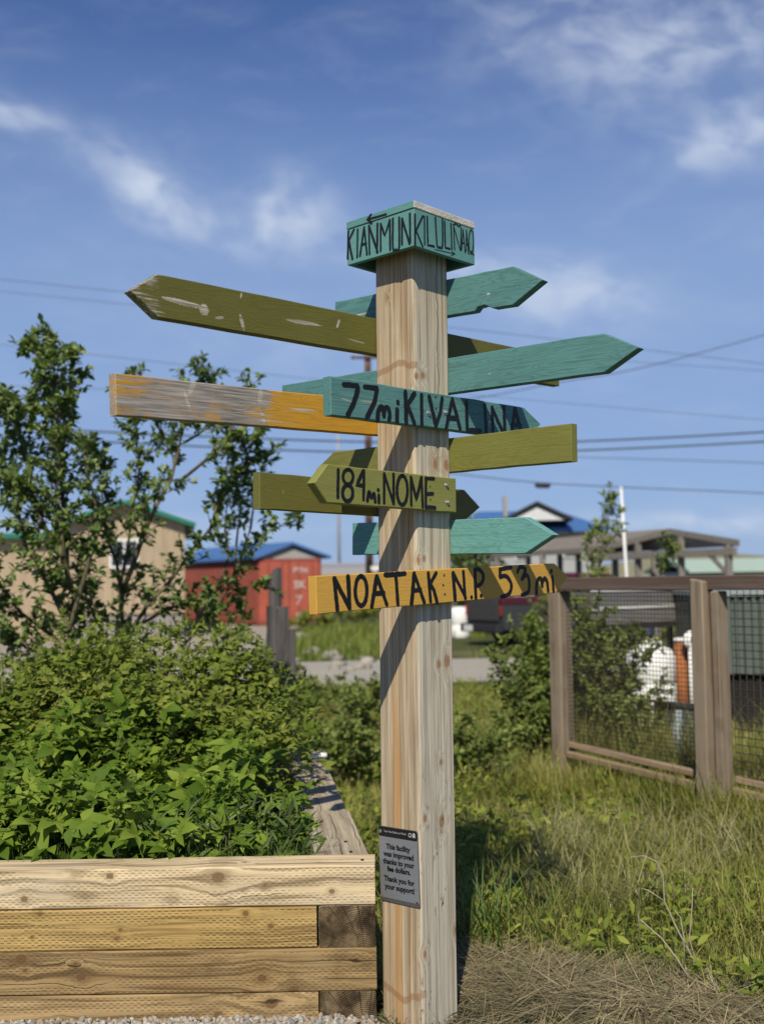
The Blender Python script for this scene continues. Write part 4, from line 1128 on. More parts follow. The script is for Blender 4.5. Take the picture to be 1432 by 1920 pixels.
def raspberry_bed():
    spots = []
    for iy in range(6):
        y = 4.2 + iy * 0.345
        for ix in range(8):
            x = -2.0 + ix * 0.25 + rnd.uniform(-0.08, 0.08) + 0.12 * (iy % 2)
            if x < XR - 0.32 + DX * (y - 3.92) and x > -2.05 - 0.12 * iy:
                spots.append((x, y + rnd.uniform(-0.1, 0.1)))
    front = 0
    for (x, y) in spots:
        zt = float(canopy_z(x, y)); z0 = 0.5
        root = empty('raspberry_plant', (x, y, z0), label='leafy raspberry cane in the timber bed thicket', cat='raspberry', group='raspberry canes in the raised bed')
        far = y > 5.3
        n = 140 if not far else 250
        Q = np.stack([x + rng.normal(0, 0.17, n), y + rng.normal(0, 0.15, n)], 1)
        Q = Q[Q[:, 0] < XR - 0.1 + DX * (Q[:, 1] - 3.92)]
        Q = Q[Q[:, 1] > 4.13]
        n = len(Q)
        top = canopy_z(Q[:, 0], Q[:, 1])
        Z = top - np.abs(rng.normal(0, 0.15, n)) + 0.03
        Z = np.maximum(Z, 0.52)
        P = np.stack([Q[:, 0], Q[:, 1], Z], 1)
        D = rand_unit(n, -0.45); D[:, 1] -= 0.35; D[:, 2] *= 0.5
        N = np.stack([rng.normal(0, 0.5, n), rng.normal(-0.35, 0.5, n), np.ones(n)], 1)
        S = rng.uniform(0.065, 0.165, n) * (1.0 if not far else 0.62)
        parts = [inst(*TRI_LEAF, P, D, N, S)]
        ns = 5 if far else 3      # upright shoots breaking the outline
        sx, sy = x + rng.normal(0, 0.14, ns), y + rng.normal(0, 0.12, ns)
        ok = (sx < XR - 0.2 + DX * (sy - 3.92)) & (sy > 4.2); sx, sy = sx[ok], sy[ok]
        for qx, qy in zip(sx, sy):
            hh = rng.uniform(0.08, 0.26 if far else 0.14); zz = float(canopy_z(qx, qy)); m = 11
            ax_, ay_ = rng.normal(0, 0.18), rng.normal(0, 0.18)
            t = rng.uniform(-0.3, 1, m)
            SP = np.stack([qx + ax_ * hh * t, qy + ay_ * hh * t, zz + hh * t], 1)
            SD = rand_unit(m, -0.2); SD[:, 2] += 0.3
            parts.append(inst(*TRI_LEAF, SP, SD, np.stack([rng.normal(0, 0.5, m), rng.normal(-0.4, 0.5, m), np.ones(m)], 1), rng.uniform(0.035, 0.08, m) * (1.15 - 0.4 * t)))
        V, T = merge(parts)
        o = link('foliage', npmesh('foliage', V - np.array([x, y, z0]), T, True), M['raspberry'] if not far else M['yellow_herb'], root)
        o['kind'] = 'stuff'
        m = 9
        B = P[rng.integers(0, n, m)]
        A = np.stack([x + rng.normal(0, 0.06, m), y + rng.normal(0, 0.06, m), np.full(m, z0 - 0.02)], 1)
        V, T = stems_np(A, B, np.full(m, 0.004))
        link('stem', npmesh('stem', V - np.array([x, y, z0]), T), M['bed_stem'], root)
        k = 9 if y < 4.75 else 4
        if far or front > 260: k = 0
        for j in range(k):      # the leaves that show largest are leaves of their own
            lx, ly = x + rnd.gauss(0, 0.13), y + rnd.uniform(-0.14, 0.06)
            if lx > XR - 0.14 + DX * (ly - 3.92) or ly < 4.14: continue
            lz = float(canopy_z(lx, ly)) + rnd.uniform(-0.05, 0.045)
            o = link('leaf', LEAF_ME[j % 4], None, root, (lx - x, ly - y, lz - z0))
            o.rotation_euler = (rnd.uniform(-0.75, 0.1), rnd.uniform(-0.45, 0.45), rnd.uniform(0, 6.28))
            o.scale = [rnd.uniform(0.11, 0.175)] * 3
            front += 1
M['bed_stem'] = flat_mat('green_cane', (0.10, 0.11, 0.04), 0.7)
raspberry_bed()

def narrow_plants():
    for (x, y, h) in ((-0.72, 4.22, .24), (-0.55, 4.28, .27), (-0.40, 4.25, .22), (-0.88, 4.3, .22), (-0.46, 4.42, .24), (-0.66, 4.4, .26), (-1.02, 4.2, .17)):
        root = empty('wormwood_plant', (x, y, 0.5), label='low silver green wormwood plant at the front of the bed', cat='plant', group='wormwood plants in the raised bed')
        n = 110
        hh = 0.85 * h * rng.uniform(0.15, 1.0, n)
        P = np.stack([x + rng.normal(0, 0.075, n), y + rng.normal(0, 0.06, n), 0.5 + hh], 1)
        P = P[P[:, 1] > 4.1]; n = len(P)
        D = rand_unit(n, -0.1); D[:, 2] += 0.35
        V, T = inst(*NARROW_LEAF, P, D, rand_unit(n, 0.2), rng.uniform(0.05, 0.1, n))
        o = link('foliage', npmesh('foliage', V - np.array([x, y, 0.5]), T, True), M['wormwood'], root); o['kind'] = 'stuff'
        m = 8
        A = np.stack([x + rng.normal(0, 0.03, m), y + rng.normal(0, 0.03, m), np.full(m, 0.49)], 1); B = P[rng.integers(0, n, m)]
        V, T = stems_np(A, B, np.full(m, 0.003))
        link('stem', npmesh('stem', V - np.array([x, y, 0.5]), T), M['bed_stem'], root)
narrow_plants()

def bed_grass():
    n = 4200
    P = np.stack([rng.uniform(-2.3, -0.25, n), 4.09 + np.abs(rng.normal(0, 0.12, n)), np.full(n, 0.49)], 1)
    P = clip_to_bed(P); n = len(P)
    V, T = blades(P, rng.uniform(0.05, 0.2, n), rng.uniform(0.003, 0.006, n), rng.uniform(0, 0.8, n), rng.uniform(0, 6.28, n), rng.uniform(0.2, 1.2, n))
    tag(link('bed_grass', npmesh('bed_grass', V, T), M['bed_grass']), 'fine green grass along the front edge inside the bed', 'grass', kind='stuff')
    # taller yellow green growth behind, and dry stalks
    n = 5200
    Q = np.stack([rng.uniform(-2.9, -0.3, n), rng.uniform(5.5, 6.9, n)], 1)
    Q = Q[Q[:, 0] < XR - 0.08 + DX * (Q[:, 1] - 3.92)]
    n = len(Q)
    P = np.column_stack([Q, canopy_z(Q[:, 0], np.minimum(Q[:, 1], 6.4)) + 0.06 - np.abs(rng.normal(0, 0.16, n))])
    D = rand_unit(n, -0.2); N = rand_unit(n, 0.3)
    V, T = inst(*WILLOW_LEAF, P, D, N, rng.uniform(0.035, 0.07, n))
    tag(link('herb_thicket', npmesh('herb_thicket', V, T, True), M['yellow_herb']), 'dense yellow green herbs at the back of the bed', 'herbs', kind='stuff')
    m = 80
    A = np.stack([rng.uniform(-2.9, -0.5, m), rng.uniform(5.2, 6.8, m), np.full(m, 0.55)], 1)
    L = rng.uniform(0.55, 0.95, m)
    V, T = blades(A, L, rng.uniform(0.004, 0.009, m), rng.uniform(0.05, 0.9, m), rng.uniform(0, 6.28, m), rng.uniform(0, 0.7, m), 4)
    tag(link('dry_stalks', npmesh('dry_stalks', V, T), M['dry_stalk']), 'thin dry stalks sticking up out of the bed thicket', 'stalks', kind='stuff')
bed_grass()

# ---- meadow on the right and behind the post
def in_bed(P):
    return (P[:, 0] < XR + 0.05 + DX * (P[:, 1] - 3.92)) & (P[:, 1] > 3.85) & (P[:, 1] < 6.62) & (P[:, 0] > -2.95)

def meadow():
    parts, weed = [], []
    for (n, y0, y1, hs, ws) in ((62000, 3.5, 9.5, 1.0, 1.0), (42000, 9.0, 16.8, 1.25, 1.7)):
        y = y0 + (y1 - y0) * rng.random(n) ** 0.8
        half = 0.40 * y + 0.5
        x = rng.uniform(-1, 1, n) * half
        P = np.stack([x, y, ground_z(x, y)], 1)
        dens = vnoise(x * 1.7, y * 1.7, 21)
        straw_zone = (x > 0.12) & (y < 4.75 - 0.62 * np.abs(x - 0.4) - 0.5 * np.clip(x - 1.0, 0, 9) + 0.35 * (vnoise(x * 3, y * 3, 33) - 0.5))
        keep = (~in_bed(P)) & (~((x < 0.15) & (y < 3.95))) & (rng.random(n) < 0.45 + 0.75 * dens) & (~(straw_zone & (rng.random(n) < 0.97)))
        P = P[keep]; n = len(P)
        hgt = hs * (0.07 + 0.27 * vnoise(P[:, 0] * 1.6, P[:, 1] * 1.6, 4) ** 1.5) * rng.uniform(0.45, 1.6, n)
        parts.append(blades(P, hgt, ws * rng.uniform(0.003, 0.007, n), rng.uniform(0.05, 1.0, n), rng.uniform(0, 6.28, n), rng.uniform(0.3, 2.2, n)))
        m = 17000 if y0 < 5 else 14000
        y = y0 + (y1 - y0) * rng.random(m); x = rng.uniform(-1, 1, m) * (0.40 * y + 0.5)
        cl = vnoise(x * 1.3, y * 1.3, 44)
        P = np.stack([x, y, ground_z(x, y) + rng.uniform(0.01, 0.13, m) * (0.4 + cl)], 1)
        straw_zone = (x > 0.1) & (y < 4.8 - 0.62 * np.abs(x - 0.4) - 0.5 * np.clip(x - 1.0, 0, 9))
        P = P[(~in_bed(P)) & (cl > 0.42) & (~straw_zone) & (~((x < 0.15) & (y < 3.95)))]; m = len(P)
        D = rand_unit(m, -0.2)
        weed.append(inst(*WILLOW_LEAF, P, D, np.stack([rng.normal(0, 0.4, m), rng.normal(-0.3, 0.4, m), np.ones(m)], 1), hs * rng.uniform(0.03, 0.075, m)))
    V, T = merge(parts)
    tag(link('meadow_grass', npmesh('meadow_grass', V, T), M['grass']), 'mixed green and dry meadow grass right of the post', 'grass', kind='stuff')
    V, T = merge(weed)
    tag(link('meadow_weeds', npmesh('meadow_weeds', V, T, True), M['weed']), 'low leafy weeds scattered through the grass', 'weeds', kind='stuff')
    # pale dead grass caught in the green
    n = 22000
    y = rng.uniform(4.2, 9.3, n); x = rng.uniform(-0.3, 1, n) * (0.4 * y + 0.4)
    k = (vnoise(x * 0.9 + 7, y * 0.9, 61) > 0.42)
    x, y = x[k], y[k]; n = len(x)
    P = np.stack([x, y, ground_z(x, y) + rng.uniform(0, 0.12, n)], 1); P = P[~in_bed(P)]; n = len(P)
    V, T = blades(P, rng.uniform(0.1, 0.3, n), rng.uniform(0.003, 0.005, n), rng.uniform(0.5, 1.4, n), rng.uniform(0, 6.28, n), rng.uniform(0.1, 0.9, n), 4)
    tag(link('dead_grass', npmesh('dead_grass', V, T), M['dead_grass']), 'bleached dead grass tangled in the meadow', 'dead grass', kind='stuff')
    # tall grass along the fence foot
    n = 5200
    t = rng.uniform(-0.25, 2.1, n)
    x = 1.37 + 0.80 * t + rng.normal(0, 0.16, n) - 0.12; y = 8.3 - 1.1 * t + rng.normal(0, 0.16, n) - 0.1
    P = np.stack([x, y, ground_z(x, y)], 1)
    V, T = blades(P, rng.uniform(0.14, 0.48, n), rng.uniform(0.004, 0.009, n), rng.uniform(0.05, 0.7, n), rng.uniform(0, 6.28, n), rng.uniform(0.3, 1.6, n), 4)
    tag(link('fence_grass', npmesh('fence_grass', V, T), M['grass']), 'tall grass growing up against the fence foot', 'grass', kind='stuff')
    # broad leaved weeds in clumps
    cs = []
    for k in range(70):
        cy = rng.uniform(4.9, 9.0); cx = rng.uniform(-0.15, 0.42) * cy + 0.2
        if cx < 0.3 and cy < 6.6: continue
        if cy < 4.8 - 0.62 * abs(cx - 0.4): continue
        m = int(rng.integers(14, 40)); hh = rng.uniform(0.08, 0.3)
        q = np.stack([cx + rng.normal(0, 0.07, m), cy + rng.normal(0, 0.07, m), np.full(m, float(ground_z(cx, cy))) + hh * rng.random(m)], 1)
        d = rand_unit(m, -0.1); d[:, 2] += 0.25
        cs.append(inst(*(OVATE_LEAF if k % 3 else WILLOW_LEAF), q, d, np.stack([rng.normal(0, 0.4, m), rng.normal(-0.4, 0.4, m), np.ones(m)], 1), rng.uniform(0.03, 0.075, m)))
    V, T = merge(cs)
    tag(link('broad_weeds', npmesh('broad_weeds', V, T, True), M['weed']), 'broad leaved weeds standing in clumps in the meadow', 'weeds', kind='stuff')
    # rank growth inside the fenced yard
    n = 5200
    x = rng.uniform(1.45, 3.6, n); y = 8.35 - 1.35 * (x - 1.4) + rng.uniform(0.15, 2.2, n); y = np.maximum(y, 6.3)
    P = np.stack([x, y, ground_z(x, y)], 1)
    V, T = blades(P, rng.uniform(0.2, 0.75, n) * (0.5 + vnoise(x * 2, y * 2, 51)), rng.uniform(0.004, 0.01, n), rng.uniform(0.02, 0.5, n), rng.uniform(0, 6.28, n), rng.uniform(0.2, 1.2, n), 4)
    tag(link('yard_grass', npmesh('yard_grass', V, T), M['grass']), 'rank yellowing grass inside the fenced yard', 'grass', kind='stuff')
    # verge beyond the road
    n = 16000
    y = rng.uniform(22.2, 40, n); x = rng.uniform(-0.22, 0.45, n) * y
    k = ~((x < -2.6)) & ~((x > 1.2) & (x < 7) & (y > 22.6) & (y < 30)); x, y = x[k], y[k]; n = len(x)
    P = np.stack([x, y, ground_z(x, y)], 1)
    V, T = blades(P, rng.uniform(0.12, 0.4, n), rng.uniform(0.02, 0.05, n), rng.uniform(0, 0.5, n), rng.uniform(0, 6.28, n), rng.uniform(0, 0.8, n), 2)
    tag(link('verge_grass', npmesh('verge_grass', V, T), M['weed']), 'green verge beyond the gravel road', 'grass', kind='stuff')
meadow()

def straw_mat():
    """old grass lying in matted tufts: every tuft shares a root and a direction"""
    def tufts(nt, per, pick, lens, wid, zlift, spread):
        cx = 0.06 + rng.random(nt * 3) * 1.9; cy = 3.4 + rng.random(nt * 3) * 1.7
        k = pick(cx, cy); cx, cy = cx[k][:nt], cy[k][:nt]
        n0 = len(cx)
        a0 = 2.75 + 1.1 * (vnoise(cx * 1.3, cy * 1.3, 77) - 0.5) * 2 + np.where(rng.random(n0) < 0.4, np.pi, 0) + rng.normal(0, 0.75, n0)
        x = np.repeat(cx, per) + rng.normal(0, 0.022, n0 * per); y = np.repeat(cy, per) + rng.normal(0, 0.022, n0 * per)
        n = len(x)
        az = np.repeat(a0, per) + rng.normal(0, spread, n)
        P = np.stack([x, y, ground_z(x, y) + rng.uniform(-0.005, zlift, n)], 1)
        return blades(P, rng.uniform(lens[0], lens[1], n), rng.uniform(wid[0], wid[1], n), rng.uniform(1.3, 1.56, n), az, rng.uniform(-0.12, 0.3, n), 5)
    edge = lambda x, y: 4.8 - 0.62 * np.abs(x - 0.4) - 0.5 * np.clip(x - 1.0, 0, 9) + 0.3 * (vnoise(x * 3, y * 3, 33) - 0.5)
    dark = lambda x, y: (x < 1.15) & (y < 4.35 + 0.3 * (vnoise(x * 2.2 + 3, y * 2.2, 71) - 0.5) - 0.25 * x) & (y > 3.55 + 0.3 * x)  # patch where dark straw colour stands in for a cast shadow
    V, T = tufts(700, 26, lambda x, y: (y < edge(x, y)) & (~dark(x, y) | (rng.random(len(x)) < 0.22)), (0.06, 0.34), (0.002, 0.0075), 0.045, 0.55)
    tag(link('straw', npmesh('straw', V, T), M['straw']), 'matted pale straw on the ground right of the post', 'straw', kind='stuff')
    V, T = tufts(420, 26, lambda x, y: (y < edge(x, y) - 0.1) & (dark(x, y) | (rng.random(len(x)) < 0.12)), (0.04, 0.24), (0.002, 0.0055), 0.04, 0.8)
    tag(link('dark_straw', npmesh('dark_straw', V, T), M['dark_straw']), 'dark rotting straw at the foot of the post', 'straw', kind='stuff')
    n = 2200      # crumbs of soil and leaf litter
    x = 0.05 + rng.random(n) * 1.9; y = 3.4 + rng.random(n) * 1.5
    k = y < edge(x, y); x, y = x[k], y[k]; n = len(x)
    P = np.stack([x, y, ground_z(x, y) + 0.002], 1)
    V, T = inst(ICO_V * np.array([1, 0.8, 0.5]), ICO_T, P, rand_unit(n), rand_unit(n), rng.uniform(0.002, 0.009, n))
    tag(link('soil_crumbs', npmesh('soil_crumbs', V, T), M['bed_soil']), 'dark crumbs of soil between the straw', 'soil', kind='stuff')
    # grass coming through the straw and tall blades beside the post
    n = 900
    x = 0.16 + rng.random(n) * 1.7; y = 3.6 + rng.random(n) * 1.3
    k = vnoise(x * 4, y * 4, 15) > 0.62; x, y = x[k], y[k]; n = len(x)
    P = np.stack([x, y, ground_z(x, y)], 1)
    p1 = blades(P, rng.uniform(0.06, 0.2, n), rng.uniform(0.003, 0.005, n), rng.uniform(0.1, 0.8, n), rng.uniform(0, 6.28, n), rng.uniform(0.2, 1.2, n))
    n = 70
    x = 0.42 + rng.normal(0, 0.09, n); y = 4.9 + rng.normal(0, 0.1, n)
    P = np.stack([x, y, ground_z(x, y)], 1)
    p2 = blades(P, rng.uniform(0.25, 0.5, n), rng.uniform(0.006, 0.012, n), rng.uniform(0.1, 0.7, n), rng.uniform(0, 6.28, n), rng.uniform(0.2, 0.9, n), 4)
    V, T = merge([p1, p2])
    tag(link('sprouting_grass', npmesh('sprouting_grass', V, T), M['bed_grass']), 'fresh grass sprouting through the straw by the post', 'grass', kind='stuff')
straw_mat()

# ---- shrubs and trees
def bent(a, b, sag=0.0, n=7, jit=0.02):
    a, b = Vector(a), Vector(b)
    L = (b - a).length
    out = []
    for i in range(n + 1):
        t = i / n
        p = a.lerp(b, t) + Vector((rnd.gauss(0, jit), rnd.gauss(0, jit), 0)) * L * (0 if i in (0,) else 1)
        p.z += sag * L * math.sin(math.pi * t)
        out.append(p)
    return out

def woody(name, label, cat, group, branches, leaf, leaf_mat_, per_m, size, spread, r0=0.014, bare=0.25, crown='crown', trunk='trunk', twig=(0.08, 0.26), cluster=9):
    """shrub or tree grown along given branch polylines; leaves sit in tufts at the twig ends"""
    base = branches[0][0]
    root = empty(name, base, label=label, cat=cat, group=group)
    mb = MB()
    LP, LD = [], []
    for br in branches:
        n = len(br)
        Ltot = sum((br[i + 1] - br[i]).length for i in range(n - 1))
        r_ = r0 * min(1.0, 0.45 + Ltot * 0.3)
        mb.tube([p - base for p in br], [r_ * (1 - 0.82 * i / (n - 1)) for i in range(n)], 6, False)
        k = max(2, int(Ltot * per_m))
        for j in range(k):
            t = bare + (1 - bare) * (j + rnd.random()) / k
            f = t * (n - 1); i = min(int(f), n - 2)
            p = br[i].lerp(br[i + 1], f - i)
            axis = (br[i + 1] - br[i]).normalized()
            out = Vector((rnd.gauss(0, 1), rnd.gauss(0, 1), rnd.gauss(0.1, 0.6))).normalized()
            d = (axis * 0.7 + out * spread).normalized()
            L = rnd.uniform(*twig) * (1.15 - 0.5 * t)
            q = p + d * L
            mb.tube([p - base, (p + q) / 2 - base + Vector((0, 0, 0.01)), q - base], [r_ * 0.22, r_ * 0.17, r_ * 0.1], 4, False)
            for c in range(cluster):
                s = rnd.random() ** 0.45
                LP.append(p + d * L * s)
                LD.append((d * 0.55 + Vector((rnd.gauss(0, 1), rnd.gauss(0, 1), rnd.gauss(0.15, 0.8))).normalized()).normalized())
        tip = br[-1]; ax = (br[-1] - br[-2]).normalized()
        for c in range(cluster + 4):
            LP.append(tip - ax * rnd.random() * 0.08)
            LD.append((ax * 0.7 + Vector((rnd.gauss(0, 1), rnd.gauss(0, 1), rnd.gauss(0, 0.8))).normalized()).normalized())
    mb.build(trunk, M['bark'], root, smooth=True)
    P = np.array([p[:] for p in LP]) - np.array(base[:]); D = np.array([d[:] for d in LD])
    n = len(P)
    N = np.stack([rng.normal(0, 0.5, n), rng.normal(-0.2, 0.5, n), np.ones(n)], 1)
    V, T = inst(*leaf, P, D, N, size * rng.uniform(0.65, 1.25, n))
    o = link(crown, npmesh(crown, V, T, True), leaf_mat_, root)
    return root

def pxb(pts, Y, jy=0.25):
    """branch polyline through photograph pixels at distance about Y"""
    out = []
    for i, (x, y) in enumerate(pts):
        out.append(at(x, y, Y + rnd.uniform(-jy, jy) * min(1, i)))
    # refine
    fine = [out[0]]
    for a, b in zip(out[:-1], out[1:]):
        for k in (0.5, 1.0):
            p = a.lerp(b, k)
            if k < 1: p += Vector((rnd.gauss(0, 0.015), rnd.gauss(0, 0.02), 0))
            fine.append(p)
    return fine

W1 = [[(140, 1290), (130, 1180), (120, 1050), (105, 900), (95, 780), (80, 690), (62, 640)],
      [(125, 1100), (120, 960), (112, 830), (105, 720), (102, 630)],
      [(105, 900), (118, 800), (132, 720), (140, 660)],
      [(130, 1180), (70, 1060), (30, 950), (5, 850), (-30, 790)],
      [(120, 1050), (60, 930), (40, 830), (20, 760), (5, 745)],
      [(135, 1230), (40, 1150), (-20, 1060), (-60, 980)],
      [(130, 1180), (165, 1060), (180, 960), (160, 880), (165, 830)],
      [(140, 1270), (60, 1220), (0, 1180), (-50, 1130)],
      [(95, 780), (60, 770), (20, 745)],
      [(120, 1000), (20, 900), (-20, 880)]]
woody('willow_shrub', 'tall leafy willow at the left edge rising highest behind the bed', 'willow', None, [pxb(b, 7.6) for b in W1], BROAD_LEAF, M['willow'], 36, 0.06, 0.8, 0.02, 0.08, cluster=14, twig=(0.07, 0.3))
W2 = [[(235, 1290), (232, 1200), (225, 1100), (245, 980), (262, 880), (255, 790), (240, 700)],
      [(225, 1120), (270, 1000), (320, 900), (345, 800), (365, 730), (383, 695)],
      [(232, 1220), (280, 1130), (340, 1060), (395, 990), (420, 900), (430, 820)],
      [(262, 880), (300, 820), (310, 760)],
      [(340, 900), (400, 850), (440, 790), (470, 725)],
      [(395, 990), (440, 900), (470, 840), (490, 800)],
      [(225, 1100), (200, 1010), (190, 920), (200, 860)],
      [(240, 1180), (300, 1150), (350, 1130), (400, 1110)],
      [(345, 830), (390, 800), (420, 790)],
      [(232, 1250), (180, 1160), (150, 1090), (160, 1010)]]
woody('willow_shrub', 'spreading willow in front of the tan house', 'willow', None, [pxb(b, 8.2) for b in W2], BROAD_LEAF, M['willow'], 26, 0.06, 0.75, 0.02, 0.15, cluster=14, twig=(0.07, 0.3))
W3 = [[(250, 1320), (330, 1225), (400, 1150), (440, 1070), (490, 1005), (560, 965)],
      [(400, 1150), (430, 1040), (425, 950), (440, 880)],
      [(440, 1080), (470, 990), (480, 920), (500, 850)],
      [(380, 1170), (430, 1130), (470, 1105), (500, 1095)],
      [(330, 1225), (400, 1215), (450, 1170), (455, 1130)],
      [(440, 1070), (450, 960), (455, 880)]]
woody('willow_shrub', 'thin leaning willow with sparse tufts in front of the red container', 'willow', None, [pxb(b, 8.6) for b in W3], BROAD_LEAF, M['willow'], 15, 0.06, 0.65, 0.016, 0.3, cluster=13, twig=(0.07, 0.28))

def bush(label, px, py, Y, w, h, stems=16, group=None, mat='shrub', per_m=19, size=0.055, name='shrub', cluster=9):
    b = at(px, py, Y); b.z = float(ground_z(b.x, b.y))
    brs = []
    for i in range(stems):
        a = rnd.uniform(0, 6.28); rr = w * math.sqrt(rnd.random())
        t = b + Vector((math.cos(a) * rr, math.sin(a) * rr * 0.7, h * rnd.uniform(0.45, 1.0) * (1 - 0.35 * rr / w)))
        brs.append([b.copy()] + bent(b + Vector((rnd.gauss(0, 0.05), rnd.gauss(0, 0.05), 0)), t, 0.06)[1:])
    return woody(name, label, 'shrub', group, brs, BROAD_LEAF, M[mat], per_m, size, 0.9, 0.009, 0.1, cluster=cluster)

bush('leafy green shrub just right of the post before the road', 985, 1430, 9.2, 0.34, 0.95, 18)
bush('rounded green shrub against the first fence post', 1005, 1420, 9.8, 0.45, 1.45, 20)
bush('low green shrub close behind the post', 885, 1440, 8.8, 0.45, 0.62, 16)
bush('low tangled shrub between the bed rim and the post', 640, 1440, 8.6, 0.5, 0.75, 16, mat='shrub')
bush('small shrub behind the far corner of the bed', 590, 1380, 9.6, 0.5, 0.75, 14)
bush('grey green shrub beside the road left of the post', 670, 1350, 11.5, 0.6, 0.8, 14)
bush('green shrub partly hiding the parked pickup', 1012, 1280, 14.5, 0.42, 1.5, 18, size=0.075)
bush('dense willow bush behind the wire mesh', 1125, 1440, 9.6, 0.5, 1.75, 26, mat='shrub', per_m=20)
bush('loose bush behind the wire mesh near the white tank', 1195, 1440, 9.4, 0.36, 1.15, 12, mat='shrub', per_m=18)
bush('grassy shrub at the foot of the second fence post', 1230, 1480, 7.9, 0.35, 0.38, 12, size=0.05)
bush('low willow shrub at the far left behind the bed', 40, 1300, 8.4, 0.55, 1.25, 18, mat='willow')
bush('low willow shrub below the tan house window', 190, 1300, 8.9, 0.5, 1.0, 16, mat='willow')
bush('low brown green shrub in the rubble by the road', 560, 1340, 13.5, 0.7, 0.7, 14, size=0.07)
SAP = [[(1120, 1300), (1118, 1150), (1125, 1040), (1138, 980), (1150, 925)], [(1118, 1120), (1100, 1060), (1110, 1010), (1120, 985)], [(1125, 1060), (1145, 1000), (1160, 960)]]
woody('willow_sapling', 'slim pale willow sapling rising beside the white flagpole', 'willow', None, [pxb(b, 12.5) for b in SAP], WILLOW_LEAF, M['shrub'], 16, 0.08, 0.6, 0.012, 0.3, cluster=8)
SAP2 = [[(1235, 1250), (1238, 1120), (1245, 1050), (1250, 1015)], [(1238, 1120), (1260, 1060), (1262, 1030)]]
woody('willow_sapling', 'short sapling standing in front of the open shelter', 'willow', None, [pxb(b, 13.0) for b in SAP2], WILLOW_LEAF, M['shrub'], 14, 0.08, 0.6, 0.01, 0.4, cluster=7)

# dead stalks in the grass, lower right
STK = [([(1330, 1860), (1300, 1800), (1270, 1745), (1245, 1690), (1242, 1640), (1230, 1615), (1205, 1605), (1180, 1608)], [[(1245, 1690), (1215, 1670), (1198, 1665), (1197, 1720), (1200, 1760)]], 4.55, 'tall hooked grey dead stalk in the grass at right'),
       ([(1385, 1905), (1340, 1840), (1300, 1790), (1292, 1760), (1297, 1700), (1298, 1665)], [], 4.3, 'straight thin dead stalk leaning left at lower right'),
       ([(1300, 1850), (1270, 1800), (1240, 1760), (1200, 1725)], [[(1282, 1815), (1282, 1760), (1275, 1720), (1265, 1708)]], 4.25, 'forked low dead stalk above the straw')]
for main, sides, Y, lab in STK:
    base = at(*main[0], Y)
    base.z = max(0.0, base.z)
    root = empty('dead_stalk', base, label=lab, cat='stalk', group='dead stalks in the grass')
    MB().tube([at(x, y, Y) - base for x, y in main], [0.0042 - 0.0028 * i / len(main) for i in range(len(main))], 6).build('stem', M['dead'] if 'dead' in M else M.setdefault('dead', flat_mat('grey_dead_stalk', (0.33, 0.285, 0.21), 0.85, var=0.3, scale=30)), root, smooth=True)
    for s_ in sides:
        MB().tube([at(x, y, Y) - base for x, y in s_], [0.003 - 0.0015 * i / len(s_) for i in range(len(s_))], 5).build('side_stem', M['dead'], root, smooth=True)

# ------------------------------------------------------------------ fence and yard on the right
M['galv_rib'] = flat_mat('grey_green_metal', (0.10, 0.125, 0.11), 0.6, 0.2, var=0.2, scale=3)
M['void_black'] = flat_mat('tarred_skirt_board', (0.012, 0.012, 0.012), 0.9)  # black that stands in for shade below the raised bin
M['white_plastic'] = flat_mat('white_tank_plastic', (0.78, 0.78, 0.76), 0.45, var=0.05)
M['rust'] = flat_mat('rusty_steel', (0.30, 0.11, 0.04), 0.85, var=0.4, scale=12)
M['trailer_grey'] = flat_mat('grey_board_paint', (0.16, 0.155, 0.145), 0.7, var=0.2, scale=4)
M['white_trim'] = flat_mat('white_trim_paint', (0.66, 0.66, 0.64), 0.6, var=0.08)
M['dark_metal'] = flat_mat('dark_metal', (0.035, 0.035, 0.038), 0.6, 0.3)
M['tyre'] = flat_mat('tyre_rubber', (0.02, 0.02, 0.02), 0.85)

